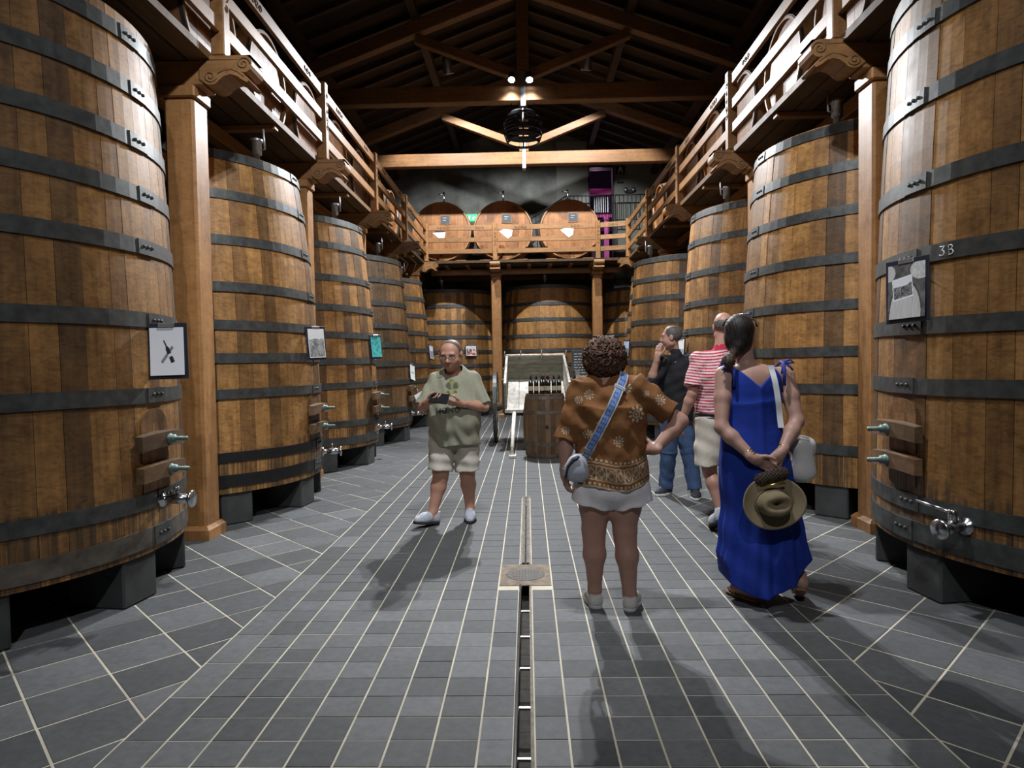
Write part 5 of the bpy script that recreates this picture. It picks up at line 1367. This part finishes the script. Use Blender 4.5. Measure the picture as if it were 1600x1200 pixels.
bb, _ = skin_mesh('bag_body', [el((.292, 3.865, .885), (.072, .050, .070), None, .02), el((.292, 3.862, .84), (.076, .052, .06), None, .03), cut(lambda x, y, z: .79-z)], MAT['bagl'], bag, (.285, 3.87, .80), .005)
b = B(); b.tube([(-.075, -.012, .03), (-.068, -.028, .085), (-.035, -.040, .135), (.0, -.042, .152)], .009, 8); b.obj('white_trim', MAT['white'], bag)
b = B(); b.tube([(-.070, -.03, .015), (-.058, -.046, .085), (-.025, -.055, .125), (.01, -.055, .145)], .007, 8); b.obj('dark_trim', MAT['bagd'], bag)
b = B(); b.tube([(.045, .0, .145), (.062, -.0, .165), (.072, .01, .185)], .006, 6); b.obj('gold_ring', plain('gold_metal', (.55, .38, .12), .3, 1), bag)
b = B(); Mst = FRAME((X[4]-.285, Y[4]-3.87-.006, Z[4]-.80), (per[0], 0, per[1]), (d[0], 0, d[1]), (0, -1, 0)); b.box(-.03, .03, -.012, .012, -.003, .004, .002, Mst); b.obj('buckle', MAT['galv'], bag)
b = B(); Mst = FRAME((X[49]-.285, Y[49]-3.87-.006, Z[49]-.80), (per[0], 0, per[1]), (d[0], 0, d[1]), (0, -1, 0)); b.box(-.034, .034, -.010, .010, -.003, .005, .002, Mst); b.obj('buckle', MAT['white'], bag)
# ================================================================== woman in the blue dress
root, base = person(1.40, 4.1, 'woman in a long cobalt-blue dress, hands clasped behind her back')
hR = rot_head(-.35, .02, -.05); hc = (1.318, 4.13, 1.640)
shL, elL, wrL = (1.215, 4.10, 1.40), (1.168, 4.00, 1.085), (1.318, 3.875, .912)
shR, elR, wrR = (1.590, 4.10, 1.385), (1.620, 4.00, 1.115), (1.478, 3.875, .945)
hipL, knL, anL = (1.33, 4.10, .90), (1.35, 4.10, .50), (1.365, 4.07, .085)
hipR, knR, anR = (1.48, 4.10, .90), (1.54, 4.09, .48), (1.648, 4.03, .155)
torso = [el((1.385, 4.10, 1.27), (.165, .11, .18), None, .05), el((1.385, 4.10, 1.06), (.145, .11, .16), None, .05), el((1.40, 4.09, .90), (.18, .14, .14), None, .05), rc((1.25, 4.11, 1.395), (1.555, 4.11, 1.385), .056, .056, .05), el((1.39, 4.08, 1.36), (.15, .08, .10), None, .04)]
body = torso+head(hc, hR, 1.02)+[rc((1.365, 4.11, 1.40), (1.335, 4.12, 1.58), .056, .05, .03)]+arm(shL, elL, wrL, 1.0)+arm(shR, elR, wrR, 1.0)+leg(hipL, knL, anL, .98)+leg(hipR, knR, anR, .98)
body += hand(wrL, (.85, .05, -.42), (.1, -.75, -.35), 1, .5, .93, thumb=.2)+hand(wrR, (-.72, -.1, -.62), (-.1, .9, -.2), -1, .5, .93, thumb=.2)
body += foot(anL, (1.26, 4.21, .022), .95)
# trailing foot: heel up, toes on the ground behind
body += [rc(anR, (1.640, 3.985, .135), .033, .034, .03), rc((1.640, 3.99, .14), (1.665, 4.075, .055), .034, .03, .03), rc((1.665, 4.075, .055), (1.675, 4.13, .032), .032, .016, .02), rc(anR, (1.66, 4.06, .08), .03, .03, .03)]
skin_mesh('body', body, MAT['skin'], root, base, .0055, skin_color((.40, .235, .185), hc, hR, 1.02))
hx = np.array([1.05, 1.165, 1.195, 1.21, 1.30, 1.40, 1.55, 1.65, 1.765, 1.9]); hz_ = np.array([.31, .30, .24, .135, .09, .075, .15, .235, .305, .31])
dr_ = [el((1.39, 4.082, 1.35), (.172, .096, .125), None, .04), el((1.383, 4.10, 1.24), (.178, .128, .17), None, .05), el((1.372, 4.095, 1.02), (.170, .135, .20), None, .07), el((1.388, 4.075, .80), (.205, .17, .22), None, .10),
       cc((1.462, 4.10, .02), (1.378, 4.095, 1.20), .310, .135, .08, .82)]
def dfold(x, y, z):
    f = np.clip((1.05-z)/1.0, 0, 1); an = np.arctan2(y-4.1, x-1.43)
    return f*.016*np.sin(an*8+z*2.5+np.sin(z*7)*.8)+f*.007*np.sin(an*19-z*4)+.004*np.sin(z*30+x*24)*np.clip(1.3-z, 0, 1)-.008*np.exp(-((x-1.395)/.02)**2)*np.clip((z-.8)*4, 0, 1)*(y < 4.1)
def neckcut(x, y, z):
    back = z-(1.325+.95*np.abs(x-1.395))                     # V at the back
    return np.where(y < 4.13, back, z-1.36)
dr_ += [warp(dfold), cut(lambda x, y, z: np.interp(x, hx, hz_)-z+0*y), cut(lambda x, y, z: neckcut(x, y, z)*.7), rc((1.205, 4.10, 1.40), (1.195, 4.05, 1.27), .052, .045, .01, 's'), rc((1.59, 4.10, 1.40), (1.60, 4.05, 1.27), .052, .045, .01, 's')]
do, DV = skin_mesh('dress', dr_, MAT['cloth'], root, base, .006, flat((.012, .035, .27), .10, 22))
BLUE = plain('blue_cotton', (.014, .04, .30), .8, 0, .1, 60)
for (p0, p1, p2) in (((1.245, 4.00, 1.43), (1.222, 4.03, 1.47), (1.218, 4.10, 1.485)), ((1.545, 4.0, 1.43), (1.555, 4.03, 1.465), (1.562, 4.10, 1.475))):
    sx = -1 if p0[0] < 1.4 else 1
    b = B(); b.tube([(p0[0]+sx*-.0-1.40, p0[1]-4.1-.005, p0[2]-.10), (p0[0]-1.40, p0[1]-4.1, p0[2]), (p1[0]-1.40, p1[1]-4.1, p1[2]), (p2[0]-1.40, p2[1]-4.1, p2[2]), (p2[0]-1.40, p2[1]-4.0, p2[2]-.04)], .010, 6)
    so = b.obj('shoulder_strap', BLUE, root)
    b = B(); q = Vector((p1[0]-1.40, p1[1]-4.1, p1[2]+.008)); b.tube([q, q+Vector((sx*.03, -.012, .014)), q+Vector((sx*.055, -.012, -.004)), q+Vector((sx*.02, -.015, -.006)), q], .007, 6); b.tube([q, q+Vector((sx*-.015, -.018, -.03)), q+Vector((sx*-.022, -.022, -.07))], .006, 6); b.tube([q, q+Vector((sx*.03, -.02, -.03)), q+Vector((sx*.045, -.02, -.05))], .006, 6); b.obj('bow', BLUE, so)
# hair: smooth dark cap drawn into a low bun
def hl(x, y, z): return np.array(hc)+hR @ (np.array([x, y, z])*1.02)
hp = [el(hl(0, -.016, .038), (.090, .106, .094), hR, .02), el(hl(0, -.05, -.03), (.082, .068, .085), hR, .03), rc(hl(0, -.08, -.075), hl(-.03, -.10, -.125), .040, .028, .02), el(hl(-.045, -.125, -.160), (.040, .036, .042), hR, .012), rc(hl(-.045, -.13, -.17), hl(-.02, -.12, -.235), .026, .008, .02), rc(hl(-.06, -.12, -.14), hl(-.095, -.11, -.20), .018, .006, .02)]
def hcut(x, y, z):
    ly = (x-hc[0])*hR[0, 1]+(y-hc[1])*hR[1, 1]+(z-hc[2])*hR[2, 1]; lz = (x-hc[0])*hR[0, 2]+(y-hc[1])*hR[1, 2]+(z-hc[2])*hR[2, 2]
    return ly-.062+np.maximum(.05-lz, 0)*.85
hp += [warp(lambda x, y, z: .0011*np.sin(x*430+z*40)+.0008*np.sin((x+y)*700-z*60)), cut(hcut)]
def dhair(V):
    bun = np.linalg.norm(V-hl(-.045, -.125, -.165), axis=1) < .085
    n = noise3(V[:, 0], V[:, 1], V[:, 2]*.3, 260, 2)
    C = np.array([.017, .012, .011])*(1+.5*n)[:, None]; C[bun] = (np.array([.060, .036, .022])*(1+.8*n)[:, None])[bun]; return C
skin_mesh('dark_hair', hp, MAT['hairm'], root, base, .0048, dhair)
b = B()
for s_ in (-1, 1):
    b.tube([tuple(hl(s_*.098, .02, .06)-np.array(base)), tuple(hl(s_*.085, .05, .10)-np.array(base)), tuple(hl(s_*.03, .055, .122)-np.array(base)), tuple(hl(0, .055, .124)-np.array(base))], .006, 6)
b.obj('sunglasses', MAT['black'], root)
# bracelets
GOLD = plain('gold_bracelet', (.60, .42, .16), .3, 1)
for wr, elb, ks in ((wrL, elL, (.015, .032, .048)), (wrR, elR, (.035,))):
    ax = unit(np.array(elb)-np.array(wr)); xx = unit(np.cross(ax, (0, 0, 1))); yy = np.cross(ax, xx)
    for k in ks:
        b = B(); b.lathe([(.029, -.004), (.033, -.004), (.033, .004), (.029, .004)], 18, FRAME(np.array(wr)-np.array(base)+ax*k, tuple(xx), tuple(yy), tuple(ax)), True, False); b.obj('bracelet', GOLD, root)
# sandals
SAN = plain('tan_sandal', (.26, .15, .08), .6)
def sandal(heel, toe, lift):
    heel = np.array(heel, float)-np.array(base); toe = np.array(toe, float)-np.array(base); ax = unit(toe-heel); sd = unit(np.cross((0, 0, 1), ax)); upv = np.cross(ax, sd); L = np.linalg.norm(toe-heel)
    b = B(); M = FRAME(heel, tuple(sd), tuple(ax), tuple(upv)); poly = [(.028, 0), (.032, .25*L), (.028, .45*L), (.042, .72*L), (.036, .93*L), (.0, 1.05*L), (-.036, .93*L), (-.042, .72*L), (-.026, .45*L), (-.03, .25*L), (-.028, 0), (0, -.02)]
    b.prism(poly, -.012, .004, M); o = b.obj('sandal', SAN, root)
    b = B(); b.tube([M @ Vector(p) for p in ((-.04, .62*L, .0), (-.02, .7*L, .045), (.0, .8*L, .03), (.02, .7*L, .045), (.04, .62*L, .0))], .007, 6); b.obj('sandal_strap', SAN, o)
sandal((1.400, 4.025, .014), (1.262, 4.215, .014), 0)
sandal((1.630, 3.965, .105), (1.69, 4.16, .016), .1)
# hat, tuft pouch, white bag: held things stay their own
hat = empty('straw_hat', (1.398, 3.80, .665), 0, 'khaki brimmed hat with a pinched crown, held behind the blue dress', 'hat')
HAT = plain('khaki_felt', (.21, .165, .095), .85, 0, .12, 260, .3)
Mh = TM((0, 0, 0), PI/2-.10, 0, 0) @ TM((0, 0, 0), 0, 0, .12)
V = []; F = []; nr, na = 10, 48
for i in range(nr+1):
    for j in range(na):
        a = 2*PI*j/na; f = i/nr; rx = .085+f*.095; ry = .070+f*.082
        z = .0+.045*f*f*(math.cos(a)**2)*1.0-.012*f*math.sin(a)
        V.append(Mh @ Vector((rx*math.cos(a), ry*math.sin(a), z)))
for i in range(nr):
    for j in range(na): F.append((i*na+j, i*na+(j+1) % na, (i+1)*na+(j+1) % na, (i+1)*na+j))
n0 = len(V); V = V+[Vector(p)+(Mh.to_3x3() @ Vector((0, 0, -.005))) for p in V]; F = F+[tuple(q+n0 for q in f[::-1]) for f in F]
F += [(nr*na+j, nr*na+(j+1) % na, n0+nr*na+(j+1) % na, n0+nr*na+j) for j in range(na)]
b = B(); b.add(V, F, True); b.obj('brim', HAT, hat)
V = []; F = []; nr = 12
for i in range(nr+1):
    f = i/nr
    for j in range(na):
        a = 2*PI*j/na
        if f < .6: rr_ = 1-.16*f/.6; z = .105*f/.6
        else:
            g_ = (f-.6)/.4; rr_ = .84*(1-g_); z = .105+.018*math.sin(g_*PI)-(.045*max(0, 1-((rr_*math.sin(a))/.42)**2)*g_ if True else 0)
        x = .098*rr_*math.cos(a)*(1.0-.12*(math.cos(a) > 0)*max(0, math.cos(a))*f); y = .078*rr_*math.sin(a)
        V.append(Mh @ Vector((x, y, z-.002)))
for i in range(nr):
    for j in range(na): F.append((i*na+j, i*na+(j+1) % na, (i+1)*na+(j+1) % na, (i+1)*na+j))
b = B(); b.add(V, F, True); b.obj('crown', HAT, hat)
b = B(); b.tube([Mh @ Vector((.101*math.cos(a), .081*math.sin(a), .008)) for a in np.linspace(0, 2*PI, 33)[:-1]], .006, 6, True, True); b.obj('hat_band', plain('hat_band', (.13, .10, .06), .8), hat)
tf = empty('tufted_pouch', (1.402, 3.80, .815), 0, 'dark brown fuzzy pouch held above the khaki hat', 'pouch')
skin_mesh('pouch_body', [rc((1.335, 3.815, .80), (1.465, 3.815, .835), .030, .030, .02), warp(lambda x, y, z: .006*np.sin(x*300)*np.sin(z*320)+.005*np.sin(y*300+x*120))], plain('fuzzy_brown', (.045, .03, .02), .9, 0, .5, 200, .6), tf, (1.402, 3.80, .815), .004)
b = B(); b.tube([(-.055, -.03, -.05), (.0, -.035, -.035), (.06, -.03, -.03)], .006, 6); b.obj('gold_clasp', GOLD, tf)
wb_ = empty('white_bag', (1.665, 4.05, .75), 0, 'translucent white shoulder bag at the blue dress woman\'s side', 'bag')
MAT['frost'] = NT('frosted_white_vinyl').fin((.62, .61, .60), .35, 0, .5)
skin_mesh('bag_body', [rc((1.63, 4.05, .80), (1.70, 4.05, .80), .045, .045, .04), rc((1.625, 4.05, .97), (1.705, 4.05, .965), .035, .035, .04), rc((1.665, 4.05, .80), (1.665, 4.05, .97), .06, .05, .05), rc((1.70, 4.05, .80), (1.715, 4.05, .96), .035, .03, .04)], MAT['frost'], wb_, (1.665, 4.05, .75), .006)
b = B(); b.tube([(-.03, -.04, .26), (.03, -.046, .25), (.06, -.04, .16)], .006, 6); b.obj('handle_trim', MAT['white'], wb_)
Xs, Ys, Zs, Ts = ribbon('s', [(1.465, 1.455), (1.475, 1.40), (1.492, 1.30), (1.508, 1.18), (1.515, 1.08)], .03, .004, None, None, base, np.concatenate([DV, np.array([[1.49+.01*i, 4.03-.01*j*0, 1.38+.02*j] for i in range(4) for j in range(6)], np.float32)]), n=30, lift=.012)
V = []
for i in range(30):
    for k in (-.017, .017): V.append((Xs[i]+k-1.665, Ys[i]-4.05-.002, Zs[i]-.75))
    for k in (.017, -.017): V.append((Xs[i]+k-1.665, Ys[i]-4.05+.003, Zs[i]-.75))
F = [(i*4+k, i*4+(k+1) % 4, (i+1)*4+(k+1) % 4, (i+1)*4+k) for i in range(29) for k in range(4)]
b = B(); b.add(V, F); b.obj('strap', MAT['white'], wb_)

# ================================================================== bald man in the striped polo shirt
root, base = person(1.69, 5.85, 'bald man in a red and white striped polo shirt and beige shorts')
hR = rot_head(-.25, .0); hc = (1.745, 5.90, 1.775)
shL, elL, wrL = (1.50, 5.85, 1.485), (1.445, 5.80, 1.20), (1.370, 5.86, .975)
shR, elR, wrR = (1.90, 5.86, 1.485), (1.97, 5.84, 1.19), (1.96, 5.95, .96)
hipL, knL, anL = (1.60, 5.86, .95), (1.585, 5.80, .53), (1.635, 5.66, .20)
hipR, knR, anR = (1.80, 5.87, .95), (1.86, 5.95, .52), (1.88, 6.0, .10)
torso = [el((1.70, 5.86, 1.34), (.21, .135, .20), None, .05), el((1.70, 5.85, 1.12), (.195, .15, .18), None, .05), el((1.70, 5.855, .96), (.19, .15, .14), None, .05), rc((1.53, 5.87, 1.49), (1.87, 5.87, 1.49), .065, .065, .05)]
body = torso+head(hc, hR, 1.06)+[rc((1.71, 5.87, 1.50), (1.735, 5.885, 1.70), .066, .060, .03)]+arm(shL, elL, wrL, 1.06)+arm(shR, elR, wrR, 1.06)+leg(hipL, knL, anL, 1.0)+leg(hipR, knR, anR, 1.0)
body += hand(wrL, (-.25, .15, -1), (.8, .3, -.1), 1, .45, 1.03)+hand(wrR, (0, .2, -1), (-.9, .1, 0), -1, .45, 1.0)
skin_mesh('body', body, MAT['skin'], root, base, .006, skin_color((.44, .24, .18), hc, hR, 1.06, flush=.2))
ps = [el((1.70, 5.86, 1.33), (.228, .158, .21), None, .06), cc((1.70, 5.855, .99), (1.70, 5.86, 1.35), .215, .215, .05, .78), rc((1.52, 5.87, 1.495), (1.88, 5.87, 1.495), .076, .076, .05), cc((1.53, 5.865, 1.49), (1.462, 5.81, 1.255), .088, .090, .03), cc((1.87, 5.865, 1.49), (1.955, 5.845, 1.25), .088, .090, .03), rc((1.712, 5.875, 1.54), (1.725, 5.88, 1.60), .082, .074, .02),
      warp(lambda x, y, z: .005*np.sin(x*36+z*18)+.003*np.sin(z*52-x*30)), rc((1.73, 5.90, 1.66), (1.72, 5.89, 1.56), .066, .066, .01, 's'), cut(lambda x, y, z: z-1.628)]
def polo(V):
    z = V[:, 2]+.02*np.sin(V[:, 0]*9); C = np.tile(np.array([.62, .58, .58]), (len(V), 1)); st = ((z/.0255) % 1.0) < .5
    C[st] = (.50, .035, .065); C[V[:, 2] > 1.575] = (.48, .03, .07); return C
skin_mesh('polo_shirt', ps, MAT['cloth'], root, base, .0055, polo)
sh = [cc((1.605, 5.855, .96), (1.578, 5.80, .555), .125, .118, .03), cc((1.795, 5.865, .96), (1.855, 5.935, .545), .125, .118, .03), el((1.70, 5.855, .93), (.212, .172, .13), None, .04), warp(lambda x, y, z: .006*np.sin(x*34+z*16)+.004*np.sin(z*44+x*20)), cut(lambda x, y, z: z-1.01)]
skin_mesh('shorts', sh, MAT['cloth'], root, base, .006, flat((.50, .46, .39), .05, 30))
b = B(); b.lathe([(.218, 1.0), (.22, 1.0), (.22, 1.03), (.218, 1.03)], 32, Matrix.Translation((.01, .005, 0)) @ Matrix.Diagonal((1, .80, 1, 1)), True, False); b.obj('belt', MAT['black'], root)
crop_hair('grey_hair', hc, hR, 1.06, flat((.16, .13, .12), .3, 200), root, base, .002, -.005, -.05, 1.0, False)
b = B(); ax = unit(np.array(elL)-np.array(wrL)); xx = unit(np.cross(ax, (0, 0, 1))); yy = np.cross(ax, xx); b.lathe([(.032, -.012), (.035, -.010), (.035, .010), (.032, .012)], 18, FRAME(np.array(wrL)-np.array(base)+ax*.03, tuple(xx), tuple(yy), tuple(ax)), True, False); b.obj('wristwatch', MAT['galv'], root)
skin_mesh('sock', [rc(anL, np.array(anL)-np.array((0, .03, .06)), .042, .042)], MAT['cloth'], root, base, .006, flat((.6, .6, .6)))
shoe('shoe', (1.635, 5.635, .2), (1.600, 5.80, .0), .115, MAT['greyshoe'], MAT['rubber'], root, base, 1.1, .075)
shoe('shoe', (1.88, 5.98, .1), (1.90, 6.17, .0), .0, MAT['greyshoe'], MAT['rubber'], root, base, 1.1, .07)

# ================================================================== man in black shirt and jeans, hand at his face
root, base = person(1.63, 7.25, 'man in a black shirt and blue jeans raising a hand to his face')
hR = rot_head(1.25, .02); hc = (1.575, 7.22, 1.735)
shL, elL, wrL = (1.47, 7.16, 1.475), (1.320, 7.08, 1.245), (1.380, 7.02, 1.52)
shR, elR, wrR = (1.775, 7.32, 1.475), (1.83, 7.30, 1.20), (1.80, 7.24, .97)
hipL, knL, anL = (1.555, 7.20, .92), (1.53, 7.22, .50), (1.520, 7.32, .09)
hipR, knR, anR = (1.69, 7.28, .92), (1.75, 7.22, .50), (1.795, 7.14, .10)
torso = [el((1.63, 7.24, 1.32), (.195, .135, .20), None, .05), el((1.62, 7.24, 1.10), (.165, .13, .18), None, .05), el((1.62, 7.24, .94), (.165, .14, .13), None, .05), rc((1.49, 7.18, 1.48), (1.755, 7.31, 1.48), .062, .062, .05)]
body = torso+head(hc, hR, 1.05)+[rc((1.625, 7.245, 1.48), (1.592, 7.23, 1.66), .060, .056, .03)]+arm(shL, elL, wrL, 1.0)+arm(shR, elR, wrR, 1.0)+leg(hipL, knL, anL, .9)+leg(hipR, knR, anR, .9)
body += hand(wrL, (.12, .1, 1), (.8, .5, 0), 1, .25, 1.0, thumb=.1)+hand(wrR, (-.05, -.1, -1), (-.8, .2, 0), -1, .45, 1.0)
body += [rc(anL, (1.50, 7.28, .05), .036, .036), rc(anR, (1.79, 7.08, .05), .036, .036)]
skin_mesh('body', body, MAT['skin'], root, base, .006, skin_color((.42, .235, .18), hc, hR, 1.05, stubble=.2))
bs = [el((1.63, 7.24, 1.31), (.215, .158, .21), None, .06), cc((1.615, 7.24, .85), (1.63, 7.24, 1.32), .195, .198, .05, .80), rc((1.49, 7.18, 1.485), (1.755, 7.31, 1.485), .074, .074, .05), cc((1.49, 7.17, 1.48), (1.328, 7.085, 1.235), .082, .072, .03), rc((1.328, 7.085, 1.25), (1.335, 7.075, 1.29), .062, .058, .02), cc((1.765, 7.315, 1.48), (1.83, 7.295, 1.16), .082, .078, .03), rc((1.622, 7.245, 1.53), (1.612, 7.24, 1.575), .076, .070, .02),
      warp(lambda x, y, z: .007*np.sin(x*34+z*24)+.004*np.sin(z*55-x*26)), cut(lambda x, y, z: .875-.20*(x-1.6)-z)]
skin_mesh('black_shirt', bs, MAT['cloth'], root, base, .006, flat((.018, .019, .023), .15, 40))
jn = [cc((1.56, 7.205, .95), (1.53, 7.215, .48), .112, .088, .03), cc((1.53, 7.215, .50), (1.518, 7.315, .085), .088, .078, .03), cc((1.685, 7.275, .95), (1.75, 7.215, .48), .112, .088, .03), cc((1.75, 7.215, .50), (1.795, 7.14, .09), .088, .078, .03), el((1.62, 7.24, .92), (.178, .158, .12), None, .04),
      warp(lambda x, y, z: .003*np.sin(z*38+x*26+np.sin(y*30)*2)+.003*noise3(x, y, z, 48, 2))]
def denim(V):
    C = flat((.055, .095, .19), .15, 60)(V); n = noise3(V[:, 0], V[:, 1], V[:, 2], 14, 1); return C*(1+.35*np.clip(n, -.5, 1))[:, None]
skin_mesh('jeans', jn, MAT['cloth'], root, base, .006, denim)
crop_hair('cropped_hair', hc, hR, 1.05, flat((.10, .09, .085), .25, 200), root, base, .003, .05, -.03)
shoe('shoe', (1.520, 7.31, .09), (1.39, 7.22, .0), .0, MAT['darkshoe'], MAT['whitesole'], root, base, 1.08, .065)
shoe('shoe', (1.797, 7.13, .09), (1.765, 6.96, .0), .0, MAT['darkshoe'], MAT['whitesole'], root, base, 1.08, .065)
